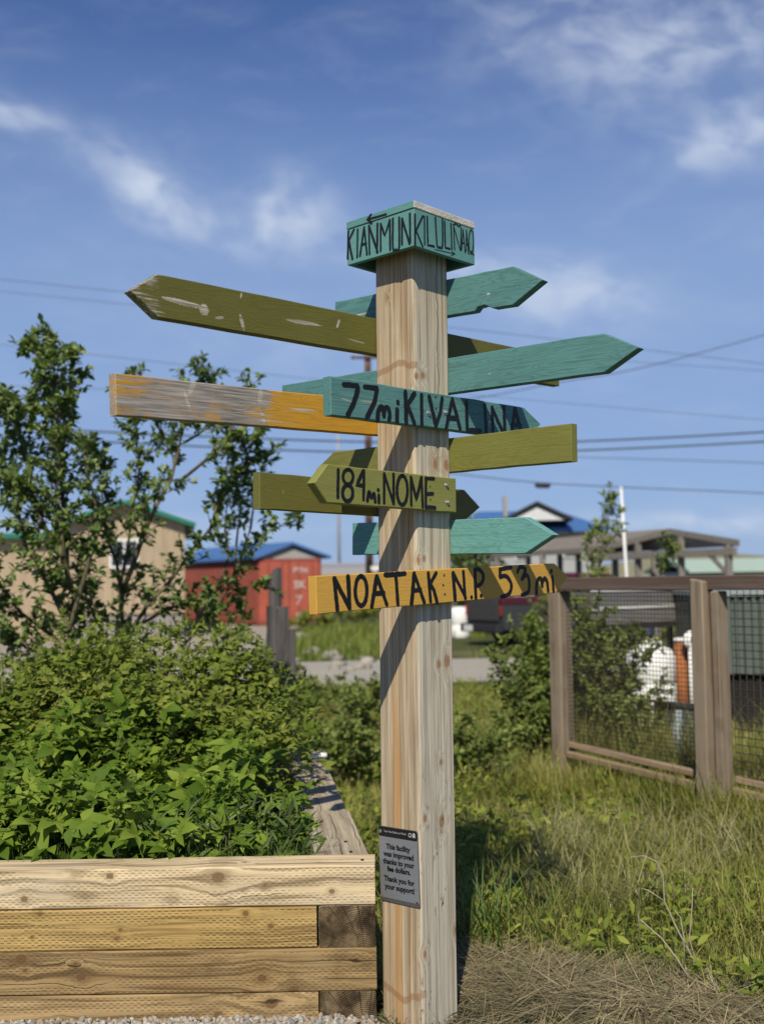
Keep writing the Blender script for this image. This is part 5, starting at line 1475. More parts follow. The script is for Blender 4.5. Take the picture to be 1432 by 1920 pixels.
fence = empty('wood_fence', (at(1053, 1300, 8.3).x, 8.3, 0), label='brown timber fence with wire mesh panels on the right', cat='fence')
def fence_build():
    A = Vector((at(1053, 1300, 8.3).x, 8.3, 0)); B = Vector((at(1334, 1300, 7.2).x, 7.2, 0))
    d = (B - A).normalized(); Cn = B + d * 1.45
    nrm = Vector((d.y, -d.x, 0))       # towards the camera
    if nrm.y > 0: nrm = -nrm
    th = math.atan2(d.y, d.x)
    O = A.copy()
    def post(P, w, dpt, top, slope=0.0, off=Vector()):
        mb = MB()
        vs = []
        for z, lst in ((-0.3, 0), (top, slope)):
            for sx, sy in ((-1, -1), (1, -1), (1, 1), (-1, 1)):
                vs.append((sx * w / 2, sy * dpt / 2, z - (lst if sx > 0 else 0)))
        mb.raw(vs, [(3, 2, 1, 0), (4, 5, 6, 7), (0, 1, 5, 4), (1, 2, 6, 5), (2, 3, 7, 6), (3, 0, 4, 7)])
        q = P + off - O
        return mb.build('post', M['fence'], fence, (q.x, q.y, 0), (0, 0, th), bevel=0.008)
    rz = at(1100, 1095, 8.1).z
    post(A, 0.12, 0.13, rz - 0.055)
    post(B, 0.10, 0.12, rz + 0.03, 0.02, nrm * 0.07)
    post(B, 0.06, 0.11, rz - 0.055, 0.0, d * 0.095 + nrm * 0.02)
    post(Cn, 0.14, 0.14, rz - 0.055)
    def rail(P, Q, z, w, h, mat, off=0.0, sag=0.0):
        n = 6
        mid = (P + Q) / 2 - O + nrm * off
        L = (Q - P).length
        mb = MB()
        mb.box((0, 0, 0), (L, w, h))
        o = mb.build('rail', mat, fence, (mid.x, mid.y, z), (0, math.atan(sag / L) if sag else 0, th), bevel=0.006)
        return o
    rail(A - d * 0.08, Cn + d * 0.3, rz, 0.15, 0.095, M['fence_x'])
    for z, off in ((0.355, 0.0), (0.285, 0.03)):
        rail(A + d * 0.08, B - d * 0.07, z - 0.02, 0.05, 0.045, M['fence_bottom'], off, 0.07)
        rail(B + d * 0.17, Cn - d * 0.08, z - 0.08, 0.05, 0.045, M['fence_bottom'], off, 0.07)
    def mesh_panel(P, Q, step, r, z0, z1, label):
        mb = MB()
        L = (Q - P).length
        P = P - O
        k = int(L / step)
        for i in range(k + 1):
            p = P + d * (i * step) + nrm * 0.012
            mb.tube([p + Vector((0, 0, z0)), p + Vector((0, 0, z1))], r, 4, False)
        k = int((z1 - z0) / step)
        for i in range(k + 1):
            z = Vector((0, 0, z0 + i * step))
            mb.tube([P + z + nrm * 0.014, P + d * L + z + nrm * 0.014], r, 4, False)
        o = mb.build('wire_mesh', M['wire'], fence); o['kind'] = 'stuff'; o['label'] = label
    mesh_panel(A + d * 0.08, B - d * 0.03, 0.03, 0.0021, 0.36, rz - 0.05, 'fine wire mesh between the two fence posts')
    mesh_panel(B + d * 0.18, Cn - d * 0.08, 0.05, 0.0032, 0.28, rz - 0.05, 'coarse dark wire mesh right of the second post')
fence_build()

def ribbed_bin():
    r = empty('metal_bin', (at(1400, 1300, 10.8).x, 10.8, 0), label='low ribbed grey green metal bin behind the fence at the right edge', cat='bin')
    x0, x1 = -0.2, 3.4
    MB().span((x0, 0, 0.64), (x1, 1.8, 1.40)).build('body', M['galv_rib'], r)
    MB().span((x0 - 0.03, -0.05, 1.40), (x1 + 0.03, 1.85, 1.455)).build('rim', M['white_trim'] if False else flat_mat('bin_rim', (0.30, 0.33, 0.31), 0.5, 0.3), r, bevel=0.006)
    for i in range(46):
        x = x0 + 0.04 + i * 0.083
        MB().prism([(-0.026, 0), (-0.014, -0.03), (0.014, -0.03), (0.026, 0)], 0.645, 1.395, ((x, -0.001, 0), (1, 0, 0), (0, 1, 0), (0, 0, 1))).build('rib', M['galv_rib'], r)
    MB().span((x0 + 0.05, 0.06, -0.05), (x1, 1.7, 0.64)).build('skirt', M['void_black'], r)  # solid black box painting in the shaded void under the bin
    MB().span((x0 + 0.5, 0.0, 0.0), (x0 + 0.62, 0.05, 0.64)).build('leg', M['dark_metal'], r)
ribbed_bin()

def trailer():
    p0, p1 = at(1112, 1148, 11.6), at(1345, 1133, 13.2)
    a, b = Vector((p0.x, p0.y, 0)), Vector((p1.x, p1.y, 0))
    L = (b - a).length; th = math.atan2(b.y - a.y, b.x - a.x)
    r = empty('flat_trailer', a, th, 'grey slat sided trailer with white rails behind the wire mesh', 'trailer')
    for z0, z1 in ((1.10, 1.262), (1.292, 1.452), (1.485, 1.58)):
        MB().span((0, 0, z0), (L, 0.03, z1)).build('side_board', M['trailer_grey'], r, bevel=0.003)
        MB().span((0, 0.25, z0), (L, 0.28, z1)).build('side_board', M['trailer_grey'], r, bevel=0.003)
    for z in (1.277, 1.468):
        MB().span((-0.01, -0.012, z - 0.014), (L + 0.01, 0.02, z + 0.014)).build('white_rail', M['white_trim'], r)
    MB().span((-0.03, -0.02, 1.04), (L + 0.03, 0.3, 1.095)).build('deck', M['dark_metal'], r)
    for x in (0.15, L * 0.4, L * 0.72, L - 0.15):
        MB().span((x - 0.025, 0.06, 0.0), (x + 0.025, 0.11, 1.04)).build('leg', M['dark_metal'], r)
        MB().span((x - 0.025, 0.2, 0.0), (x + 0.025, 0.25, 1.04)).build('leg', M['dark_metal'], r)
trailer()

def lathe(name, prof, mat, parent=None, loc=None, n=20, rot=None):
    vs, fs = [], []
    m = len(prof)
    for (r_, z) in prof:
        for k in range(n):
            vs.append((r_ * math.cos(2 * math.pi * k / n), r_ * math.sin(2 * math.pi * k / n), z))
    for i in range(m - 1):
        for k in range(n):
            k2 = (k + 1) % n
            fs.append((i * n + k, i * n + k2, (i + 1) * n + k2, (i + 1) * n + k))
    fs.append(tuple(reversed(range(n)))); fs.append(tuple((m - 1) * n + k for k in range(n)))
    return link(name, pymesh(name, vs, fs, True), mat, parent, loc, rot)

def yard_things():
    p = at(1222, 1250, 11.4)
    r = empty('water_tank', (p.x, 11.4, 0), label='white plastic tank half hidden by leaves behind the mesh', cat='tank')
    lathe('tank_body', [(0.20, 0.0), (0.235, 0.03), (0.24, 0.2), (0.228, 0.22), (0.24, 0.24), (0.24, 0.5), (0.228, 0.52), (0.24, 0.54), (0.24, 0.78), (0.2, 0.86), (0.1, 0.90)], M['white_plastic'], r)
    lathe('tank_lid', [(0.1, 0.895), (0.105, 0.91), (0.105, 0.95), (0.09, 0.96)], M['white_plastic'], r)
    p = at(1200, 1225, 12.2)
    r = empty('white_drum', (p.x, 12.2, 0), label='smaller white drum standing behind the white tank', cat='drum')
    lathe('drum_body', [(0.15, 0.0), (0.16, 0.04), (0.16, 0.7), (0.15, 0.76), (0.11, 0.82)], M['white_plastic'], r)
    lathe('drum_cap', [(0.05, 0.815), (0.05, 0.86)], M['white_plastic'], r)
    p = at(1278, 1240, 12.0)
    r = empty('rusty_pipe', (p.x, 12.0, 0), label='upright rusty orange pipe with pale cap beside the second fence post', cat='pipe')
    lathe('pipe_body', [(0.075, -0.1), (0.075, 0.9)], M['rust'], r)
    lathe('pipe_cap', [(0.085, 0.895), (0.085, 0.93), (0.06, 0.94)], M['white_trim'], r)
    p = at(1298, 1200, 11.8)
    r = empty('flanged_pipe', (p.x, 11.8, 0), label='white upright pipe ending in a round flange by the second fence post', cat='pipe')
    lathe('pipe_body', [(0.05, -0.1), (0.05, p.z - 0.05)], M['white_plastic'], r)
    lathe('flange', [(0.10, -0.025), (0.105, 0.0), (0.10, 0.03)], M['white_plastic'], r, (0, 0, p.z), 18, (R(90), 0, 0.1))
    lathe('flange_hole', [(0.034, 0.0), (0.034, 0.036)], M['hole'], r, (0, 0, p.z), 12, (R(90), 0, 0.1))
    p = at(1290, 1380, 8.9)
    r = empty('cold_frame', (p.x + 0.06, 9.1, 0.12), 0.25, 'small dark lidded box with a pale sloping side in the fenced yard', 'box')
    MB().prism([(-0.22, 0), (0.42, 0), (0.42, 0.44), (-0.12, 0.52)], 0, 0.5, ((0, 0, 0), (1, 0, 0), (0, 0, 1), (0, 1, 0))).build('body', flat_mat('slate_box', (0.07, 0.085, 0.09), 0.7), r, bevel=0.004)
    MB().bar((-0.15, 0.25, 0.545), (0.46, 0.25, 0.465), 0.56, 0.03).build('lid', M['dark_metal'], r, bevel=0.004)
    MB().prism([(-0.24, 0.05), (-0.05, 0.05), (-0.09, 0.5), (-0.15, 0.5)], -0.02, -0.004, ((0, 0, 0), (1, 0, 0), (0, 0, 1), (0, 1, 0))).build('side_panel', flat_mat('pale_blue_panel', (0.34, 0.39, 0.42), 0.6), r)
    r.scale = (0.78, 0.78, 0.78)
yard_things()

# ------------------------------------------------------------------ weathered posts and rocks behind the bed
def old_post(px, ptop, Y, w, label, tilt=0.0, split=False):
    p = at(px, ptop, Y)
    r = empty('weathered_post', (p.x, Y, 0), label=label, cat='post', group='black weathered posts behind the bed')
    r.rotation_euler = (0, tilt, 0.3)
    mb = MB()
    n = 8
    ring = [(w / 2 * sx + rnd.gauss(0, 0.006), w / 2 * sy + rnd.gauss(0, 0.006)) for sx, sy in ((-1, -1), (0, -1.06), (1, -1), (1.05, 0), (1, 1), (0, 1.04), (-1, 1), (-1.04, 0))]
    vs, fs = [], []
    for i in range(n + 1):
        z = -0.2 + (p.z + 0.2) * i / n
        for k, (x, y) in enumerate(ring):
            vs.append((x + rnd.gauss(0, 0.004), y + rnd.gauss(0, 0.004), z + (rnd.uniform(-0.08, 0.05) if i == n else 0)))
    m = len(ring)
    for i in range(n):
        for k in range(m):
            fs.append((i * m + k, i * m + (k + 1) % m, (i + 1) * m + (k + 1) % m, (i + 1) * m + k))
    fs.append(tuple(n * m + k for k in range(m)))
    link('shaft', pymesh('shaft', vs, fs), M['old_wood'], r)
    if split:
        MB().bar((w * 0.62, -w * 0.3, -0.1), (w * 0.66, -w * 0.28, p.z * 0.86), 0.05, w * 0.5, (1, 0, 0)).build('split_slab', M['old_wood'], r, bevel=0.006)
old_post(519, 1145, 11.0, 0.19, 'thick black weathered post with a split slab behind the bed', 0.0, True)
old_post(513, 1072, 11.6, 0.10, 'tallest thin black post in front of the red container', 0.01)
old_post(232, 1165, 9.4, 0.13, 'short dark post among the willow stems', 0.0)

ROCK_ME = []
for k in range(5):
    V = ICO_V * np.array([1, 0.8, 0.55]) * (1 + rng.normal(0, 0.16, (len(ICO_V), 1)))
    m_ = npmesh('rock', V, ICO_T, False); m_.materials.append(M['rock']); ROCK_ME.append(m_)
for k in range(30):
    px, py = rnd.uniform(540, 706), rnd.uniform(1195, 1292)
    d = EYE.z / ((py - 1091) / FPX)
    p = at(px, py, d)
    s = rnd.uniform(0.06, 0.19) * d / 18
    o = link('rock', ROCK_ME[k % 5], None, None, (p.x, p.y, 0.12 * s + 0.03), (rnd.uniform(-.3, .3), rnd.uniform(-.3, .3), rnd.uniform(0, 6.28)))
    o.scale = (s, s, s)
    tag(o, 'pale rock in the rubble along the road left of the post', 'rock', 'rubble rocks by the road')

# ------------------------------------------------------------------ buildings
M['tan'] = plank_wood('tan_siding', (0.41, 0.325, 0.225), (0.345, 0.27, 0.185), scale=0.3)
M['green_roof'] = flat_mat('green_metal_roof', (0.02, 0.16, 0.10), 0.45, 0.1)
M['blue_roof'] = flat_mat('blue_metal_roof', (0.06, 0.15, 0.36), 0.45, 0.1, var=0.1)
M['red_box'] = flat_mat('red_container_paint', (0.33, 0.075, 0.048), 0.65, var=0.22, scale=2.5, dirt=(0.23, 0.07, 0.045))
M['red_dark'] = flat_mat('faded_container_side', (0.24, 0.06, 0.042), 0.7, var=0.25, scale=1.5, dirt=(0.14, 0.06, 0.045))
M['glass'] = flat_mat('window_glass', (0.02, 0.025, 0.03), 0.12, spec=0.6, var=0.05, bump=0.0)
M['grey_wall'] = flat_mat('grey_wall', (0.33, 0.34, 0.35), 0.75, var=0.08, scale=2)
M['grey_gable'] = flat_mat('grey_gable', (0.28, 0.275, 0.265), 0.75, var=0.1, scale=2)
M['skirting'] = plank_wood('grey_skirting', (0.30, 0.28, 0.25), (0.2, 0.185, 0.165), scale=0.3)
M['grey_roof'] = flat_mat('grey_metal_roof', (0.32, 0.31, 0.30), 0.6, 0.1, var=0.12, scale=1.5)

def tan_house():
    Y = 33.0
    e_r, ap = at(346, 983, Y), at(238, 947, Y)
    hw = e_r.x - ap.x; z_e, z_a = e_r.z, ap.z
    r = empty('tan_house', (e_r.x - hw * math.cos(0.19), Y - hw * math.sin(0.19), 0), 0.19, label='tan gabled house with green roof behind the willows', cat='house')
    D = 9.0
    Fg = ((0, 0, 0), (1, 0, 0), (0, 0, 1), (0, 1, 0))
    MB().prism([(-hw, 0.75), (hw, 0.75), (hw, z_e), (0, z_a), (-hw, z_e)], 0, D, Fg).build('wall', M['tan'], r)
    MB().span((-hw + 0.06, 0.06, -0.1), (hw - 0.06, D - 0.06, 0.75)).build('skirting', M['skirting'], r)
    for s in (-1, 1):
        a, b = Vector((s * (hw + 0.3), 0, z_e - 0.3 * (z_a - z_e) / hw)), Vector((0, 0, z_a))
        n = (Vector((-(b - a).z, 0, (b - a).x))).normalized() * s * -1
        if n.z < 0: n = -n
        q = [a, b, b + n * 0.13, a + n * 0.13]
        MB().prism([(v.x, v.z) for v in q], -0.35, D + 0.35, Fg).build('roof', M['green_roof'], r)
    for i in range(int(2 * hw / 0.3)):
        x = -hw + 0.15 + i * 0.3
        zt = z_e + (z_a - z_e) * (1 - abs(x) / hw)
        MB().span((x - 0.012, -0.018, 0.76), (x + 0.012, 0.004, zt - 0.08)).build('batten', M['tan'], r)
    wx0, wx1 = at(209, 1040, Y).x - ap.x, at(263, 1040, Y).x - ap.x
    wz0, wz1 = at(236, 1066, Y).z, at(236, 1011, Y).z
    w = MB().span((wx0, -0.05, wz0), (wx1, -0.02, wz1)).build('window', M['white_trim'], r)
    xm = (wx0 + wx1) / 2
    for xa, xb in ((wx0 + 0.07, xm - 0.03), (xm + 0.03, wx1 - 0.07)):
        MB().span((xa, -0.058, wz0 + 0.08), (xb, -0.045, wz1 - 0.08)).build('pane', M['glass'], w)
    # lower wing to the left
    MB().span((-hw - 5.5, 1.2, 0.0), (-hw - 0.004, 7.5, z_e - 0.35)).build('wing_wall', M['tan'], r)
    MB().span((-hw - 5.8, 0.8, z_e - 0.35), (-hw - 0.31, 7.9, z_e - 0.2)).build('wing_roof', M['green_roof'], r)
    MB().span((-hw - 3.6, 1.14, 1.5), (-hw - 2.4, 1.18, 2.5)).build('window', M['white_trim'], r)
tan_house()

M['faded_white'] = flat_mat('faded_white_lettering', (0.46, 0.36, 0.33), 0.8, var=0.3, scale=3, dirt=(0.33, 0.10, 0.07))
def red_container():
    Y = 41.5
    c0, c1 = at(484, 1100, Y), at(603, 1100, Y)
    zt = at(545, 1049, Y).z; za = at(545, 1021, Y).z
    W = c1.x - c0.x; L = 7.0
    th = 0.30      # the long side is seen on the left
    r = empty('shipping_container', (c1.x, Y, 0), label='red shipping container with a blue gable roof', cat='container')
    r.rotation_euler = (0, 0, 0.06)
    # local: door end in XZ plane from -W to 0, length runs back and left
    sx = -0.62     # sideways drift per metre of depth
    A, B_, Dv = Vector((1, 0, 0)), Vector((0, 0, 1)), Vector((sx, 1, 0)).normalized()
    Fg = ((-W, 0, 0), A, B_, Dv)
    MB().prism([(0, 0.08), (W, 0.08), (W, zt), (0, zt)], 0.02, L, Fg).build('body', M['red_dark'], r)
    for i in range(30):
        t = 0.15 + i * (L - 0.3) / 30
        MB().prism([(-0.035, 0.2), (0.0, 0.2), (0.0, zt - 0.1), (-0.035, zt - 0.1)], t, t + 0.11, Fg).build('rib', M['red_dark'], r)
    for k in (0, 1):
        d = MB().span((-W + 0.06 + k * (W - 0.12) / 2, -0.05, 0.2), (-W + 0.06 + (k + 1) * (W - 0.12) / 2 - 0.03, 0.0, zt - 0.08)).build('door', M['red_box'], r, bevel=0.01)
        for j in (0.3, 0.75):
            x = -W + 0.06 + (k + j) * (W - 0.12) / 2
            MB().tube([(x, -0.075, 0.25), (x, -0.075, zt - 0.12)], 0.02, 6).build('lock_rod', M['red_dark'], d)
    MB().span((-W, -0.06, 0.06), (0, 0.0, 0.19)).build('sill', M['red_dark'], r)
    MB().span((-W, -0.06, zt - 0.075), (0, 0.0, zt + 0.02)).build('header', M['red_dark'], r)
    x0 = -W + (560 + 0) * 0 + (at(552, 1100, Y).x - c0.x)
    for body, px, py, wpx in (('PTN', 563, 1070, 26), ('SK', 563, 1097, 23), ('7', 561, 1126, 12), ('8', 562, 1158, 13)):
        p = at(px, py, Y)
        o = link('lettering', text_mesh(body, wpx * Y / FPX, 1.0, 0.03), M['faded_white'], r)
        o.location = (p.x - c1.x, -0.085, p.z); o.rotation_euler = (R(90), 0, 0)
    MB().prism([(-0.05, zt + 0.03), (W + 0.05, zt + 0.03), (W / 2, za - 0.06)], 0, L, Fg).build('gable', M['grey_gable'], r)
    for s in (0, 1):
        xe = -0.25 if s == 0 else W + 0.25
        ze = zt + 0.03 - 0.25 * (za - zt) / (W / 2) + 0.1
        MB().prism([(xe, ze), (W / 2, za), (W / 2, za + 0.1), (xe, ze + 0.1)], -0.25, L + 0.3, Fg).build('roof', M['blue_roof'], r)
red_container()

def blue_house():
    Y = 48.0
    def q(px, py): p = at(px, py, Y); return p
    ap = q(1002, 944); O = Vector((ap.x, Y, 0))
    r = empty('blue_roof_house', O, label='pale house with a bright blue roof and a front gable', cat='house')
    X = lambda px: (px - 1002) / FPX * Y
    Z = lambda py, px=1002: q(px, py).z
    ridge, eave = Z(947), Z(991)
    x0, x1 = X(868), X(1138)
    MB().span((x0 + 0.4, 0.5, 0), (x1 - 0.4, 7.5, eave)).build('wall', M['grey_wall'], r)
    mb = MB()
    Fx = ((x0, 0, 0), (0, 1, 0), (0, 0, 1), (1, 0, 0))
    hip = 1.6
    # hipped main roof
    v = [(x0, -0.1, eave), (x1, -0.1, eave), (x1, 8.1, eave), (x0, 8.1, eave), (x0 + 1.0, 4.0, ridge), (x1 - hip, 4.0, ridge)]
    mb.raw(v + [(a, b, c - 0.16) for a, b, c in v[:4]], [(0, 1, 5, 4), (1, 2, 5), (2, 3, 4, 5), (3, 0, 4), (0, 6, 7, 1), (1, 7, 8, 2), (2, 8, 9, 3), (3, 9, 6, 0), (6, 9, 8, 7)])
    mb.build('roof', M['blue_roof'], r)
    g0, g1, gz = X(938), X(1068), Z(977)
    gab = MB().prism([(g0 + 0.25, gz), (g1 - 0.25, gz), (0, ap.z - 0.18)], -0.6, 4.0, ((0, 0, 0), (1, 0, 0), (0, 0, 1), (0, 1, 0))).build('gable', flat_mat('pale_gable', (0.55, 0.57, 0.58), 0.7), r)
    for s, gx in ((-1, g0), (1, g1)):
        MB().prism([(gx, gz - 0.05), (0, ap.z - 0.08), (0, ap.z + 0.06), (gx, gz + 0.09)], -0.75, 4.0, ((0, 0, 0), (1, 0, 0), (0, 0, 1), (0, 1, 0))).build('gable_roof', M['dark_metal'], gab)
    MB().span((X(953), 2.0, ridge - 0.4), (X(961), 2.3, Z(922))).build('chimney', M['grey_gable'], r)
    MB().span((x0, -0.18, eave - 0.34), (x1, -0.12, eave - 0.17)).build('fascia', M['dark_metal'], r)
    for pa, pb, ya, yb in ((1056, 1087, 1026, 1046), (905, 932, 1026, 1050), (965, 992, 1026, 1050)):
        w = MB().span((X(pa), 0.43, Z(yb)), (X(pb), 0.49, Z(ya))).build('window', M['white_trim'], r)
        MB().span((X(pa) + 0.06, 0.41, Z(yb) + 0.06), (X(pb) - 0.06, 0.44, Z(ya) - 0.06)).build('pane', M['glass'], w)
    MB().span((X(1010), 0.42, 0.2), (X(1034), 0.48, 2.2)).build('door', M['skirting'], r)
blue_house()

def shelter():
    Er, R0, El = at(1386, 1012, 24), at(1256, 991, 26), at(1118, 1024, 28)
    v = Vector((-2.2, 5.5, 0))
    r = empty('open_shelter', (R0.x, R0.y, 0), label='open grey timber shelter with a low roof on posts', cat='shelter')
    O = Vector((R0.x, R0.y, 0))
    El = Vector((El.x, El.y, Er.z))
    t = Vector((0, 0, 0.14))
    def slab(a, b, name):
        q = [a, b, b + v, a + v]
        mb = MB()
        mb.raw([p - O for p in q] + [p - O - t for p in q], [(0, 1, 2, 3), (7, 6, 5, 4), (0, 4, 5, 1), (1, 5, 6, 2), (2, 6, 7, 3), (3, 7, 4, 0)])
        return mb.build(name, M['grey_wood'], r)
    slab(Er, R0, 'roof'); slab(R0 + Vector((0, 0, 0.003)), El + Vector((0, 0, 0.003)), 'roof')
    rt = [Er.lerp(R0, 0.06), Er.lerp(R0, 0.75), R0.lerp(El, 0.35), R0.lerp(El, 0.93)]
    tops = []
    for s in (0.04, 0.5, 0.96):
        for e in rt:
            p = e + v * s - O
            tops.append(p)
            MB().span((p.x - 0.07, p.y - 0.07, -0.1), (p.x + 0.07, p.y + 0.07, p.z - 0.12)).build('post', M['grey_post'], r)
    a, b = rt[0] - O, rt[3] - O
    MB().bar(Vector((a.x, a.y, Er.z - 0.25)), Vector((b.x, b.y, Er.z - 0.25)), 0.1, 0.16).build('beam', M['grey_wood'], r)
    c = rt[0] + v - O
    MB().bar(Vector((a.x, a.y, Er.z - 0.25)), Vector((c.x, c.y, Er.z - 0.25)), 0.1, 0.16).build('beam', M['grey_wood'], r)
    d = (b - a).normalized(); d.z = 0
    MB().bar(Vector((a.x, a.y, 1.45)), Vector((a.x, a.y, 0)) + d * 0.75 + Vector((0, 0, Er.z - 0.3)), 0.07, 0.09).build('brace', M['grey_post'], r)
    for k in range(9):
        p = rt[1].lerp(rt[3], k / 8) + v * 0.97 - O
        MB().span((p.x - 0.05, p.y - 0.03, 0), (p.x + 0.05, p.y + 0.03, 1.75)).build('slat', M['grey_post'], r)
shelter()

def flagpole():
    a, b = at(1182, 1120, 19.0), at(1164, 916, 19.0)
    a.z = 0
    r = empty('flagpole', a, label='slim white flagpole leaning slightly left of the shelter', cat='flagpole')
    MB().tube([(0, 0, -0.1), b - a], [0.036, 0.024], 10).build('pole', M['white_trim'], r, smooth=True)
    lathe('finial', [(0.01, -0.03), (0.035, 0.0), (0.01, 0.035)], M['white_trim'], r, b - a, 10)
flagpole()

def far_things():
    Y = 62.0
    a, b = at(560, 1062, Y), at(735, 1062, Y)
    r = empty('grey_shed', (a.x, Y, 0), label='long low grey shed far behind the post, left of it', cat='shed')
    L = b.x - a.x; zt = at(650, 1078, Y).z; zr = at(650, 1058, Y).z
    MB().span((0, 0, 0), (L, 6, zt)).build('wall', M['grey_gable'], r)
    MB().prism([(-0.3, zt - 0.05), (3, zr), (6.3, zt - 0.05), (6.3, zt + 0.08), (3, zr + 0.13), (-0.3, zt + 0.08)], -0.3, L + 0.3, ((0, 0, 0), (0, 1, 0), (0, 0, 1), (1, 0, 0))).build('roof', M['grey_roof'], r)
    for k in range(3):
        MB().span((1 + k * 1.6, -0.05, 0.9), (1.9 + k * 1.6, -0.01, 1.7)).build('window', M['glass'], r)
    Y = 85.0
    a, b = at(1300, 1060, Y), at(1600, 1060, Y)
    r = empty('green_roof_warehouse', (a.x, Y, 0), label='distant long building with a pale green roof at the right edge', cat='warehouse')
    L = b.x - a.x; zt = at(1400, 1071, Y).z; zr = at(1400, 1050, Y).z
    MB().span((0, 0, 0), (L, 14, zt)).build('wall', M['grey_wall'], r)
    MB().prism([(-0.5, zt - 0.05), (7, zr), (14.5, zt), (14.5, zt + 0.2), (7, zr + 0.25), (-0.5, zt + 0.15)], -0.5, L + 0.5, ((0, 0, 0), (0, 1, 0), (0, 0, 1), (1, 0, 0))).build('roof', flat_mat('pale_green_roof', (0.36, 0.47, 0.38), 0.6, var=0.08, scale=0.5), r)
    # low far ridge
    xs = np.linspace(-520, 520, 120)
    zt_ = 3 + 9 * vnoise(xs * 0.012 + 5, xs * 0, 91) + 7 * np.clip((xs - 60) / 120, 0, 1)
    V = np.concatenate([np.stack([xs, 540 + 0 * xs, -2 + 0 * xs], 1), np.stack([xs, 600 + 0 * xs, zt_], 1), np.stack([xs, 720 + 0 * xs, -2 + 0 * xs], 1)])
    n = len(xs); i = np.arange(n - 1)
    T = np.concatenate([np.stack([i, i + 1, n + i + 1], 1), np.stack([i, n + i + 1, n + i], 1), np.stack([n + i, n + i + 1, 2 * n + i + 1], 1), np.stack([n + i, 2 * n + i + 1, 2 * n + i], 1)])
    tag(link('hills', npmesh('hills', V, T, True), flat_mat('far_tundra', (0.22, 0.21, 0.13), 0.95, scale=0.02)), 'low tan tundra ridge on the horizon', 'hills', kind='structure')
far_things()

def pickup():
    ang = math.atan2(0.44, 0.9)
    r = empty('pickup_truck', (2.42, 26.7, 0), ang, 'dark maroon and grey pickup parked beyond the road, seen from behind', 'pickup')
    maroon = flat_mat('maroon_car_paint', (0.075, 0.012, 0.022), 0.3, 0.2, var=0.08, spec=0.5)
    dgrey = flat_mat('charcoal_car_paint', (0.045, 0.046, 0.05), 0.4, 0.2, spec=0.5)
    Fs = ((0, 0, 0), (1, 0, 0), (0, 0, 1), (0, 1, 0))
    def arch(xc, r_=0.44, n=8): return [(xc + r_ * math.cos(math.pi * k / n), 0.42 + r_ * math.sin(math.pi * k / n)) for k in range(n + 1)]
    low = [(0.05, 0.55)] + [(0.05, 0.4)] + list(reversed(arch(1.1))) + list(reversed(arch(4.35))) + [(5.3, 0.5), (5.35, 0.95), (5.25, 1.0), (0.03, 1.0)]
    MB().prism(low, -0.88, 0.88, Fs).build('body', dgrey, r, bevel=0.015)
    MB().prism([(0.04, 1.003), (5.22, 1.003), (5.1, 1.12), (3.75, 1.16), (3.7, 1.18), (0.03, 1.18)], -0.865, 0.865, Fs).build('body_upper', maroon, r, bevel=0.02)
    cab = MB().prism([(1.95, 1.15), (3.95, 1.13), (3.3, 1.72), (2.15, 1.76)], -0.76, 0.76, Fs).build('cab', maroon, r, bevel=0.05, segs=2)
    for s in (-1, 1):
        MB().prism([(2.1, 1.2), (3.72, 1.19), (3.25, 1.64), (2.24, 1.67)], s * 0.745, s * 0.768, Fs).build('side_window', M['glass'], cab)
    MB().bar((1.93, 0, 1.45), (1.93 + 0.12, 0, 1.7), 1.2, 0.02, (0, 1, 0)).build('rear_window', M['glass'], cab)
    MB().span((-0.01, -0.68, 0.62), (0.035, 0.68, 1.16)).build('tailgate', dgrey, r, bevel=0.012)
    MB().span((-0.16, -0.86, 0.34), (0.03, 0.86, 0.54)).build('bumper', M['dark_metal'], r, bevel=0.02)
    MB().span((-0.175, 0.25, 0.37), (-0.162, 0.65, 0.51)).build('number_plate', M['white_trim'], r)
    for s in (-1, 1):
        MB().span((-0.012, s * 0.79 - 0.045, 0.74), (0.04, s * 0.79 + 0.045, 1.0)).build('tail_light', flat_mat('tail_lamp_red', (0.20, 0.02, 0.015), 0.25, spec=0.5), r, bevel=0.015)
    for x in (1.1, 4.35):
        for s in (-1, 1):
            w = lathe('tyre', [(0.25, -0.12), (0.36, -0.12), (0.385, -0.08), (0.385, 0.08), (0.36, 0.12), (0.25, 0.12)], M['tyre'], r, (x, s * 0.78, 0.385), 22, (R(90), 0, 0))
            lathe('rim', [(0.245, -0.123), (0.20, -0.126), (0.19, 0.0), (0.2, 0.126), (0.245, 0.123)], M['steel'], w, (0, 0, 0), 16)
    p = at(862, 1150, 30.5)
    r = empty('white_barrel', (p.x, 30.5, 0), label='white barrel standing left of the pickup beyond the road', cat='barrel')
    lathe('barrel_body', [(0.24, 0), (0.27, 0.05), (0.27, 0.35), (0.255, 0.37), (0.27, 0.39), (0.27, 0.75), (0.24, 0.82)], M['white_plastic'], r)
    lathe('barrel_lid', [(0.235, 0.815), (0.24, 0.85), (0.2, 0.87)], M['white_plastic'], r)
pickup()

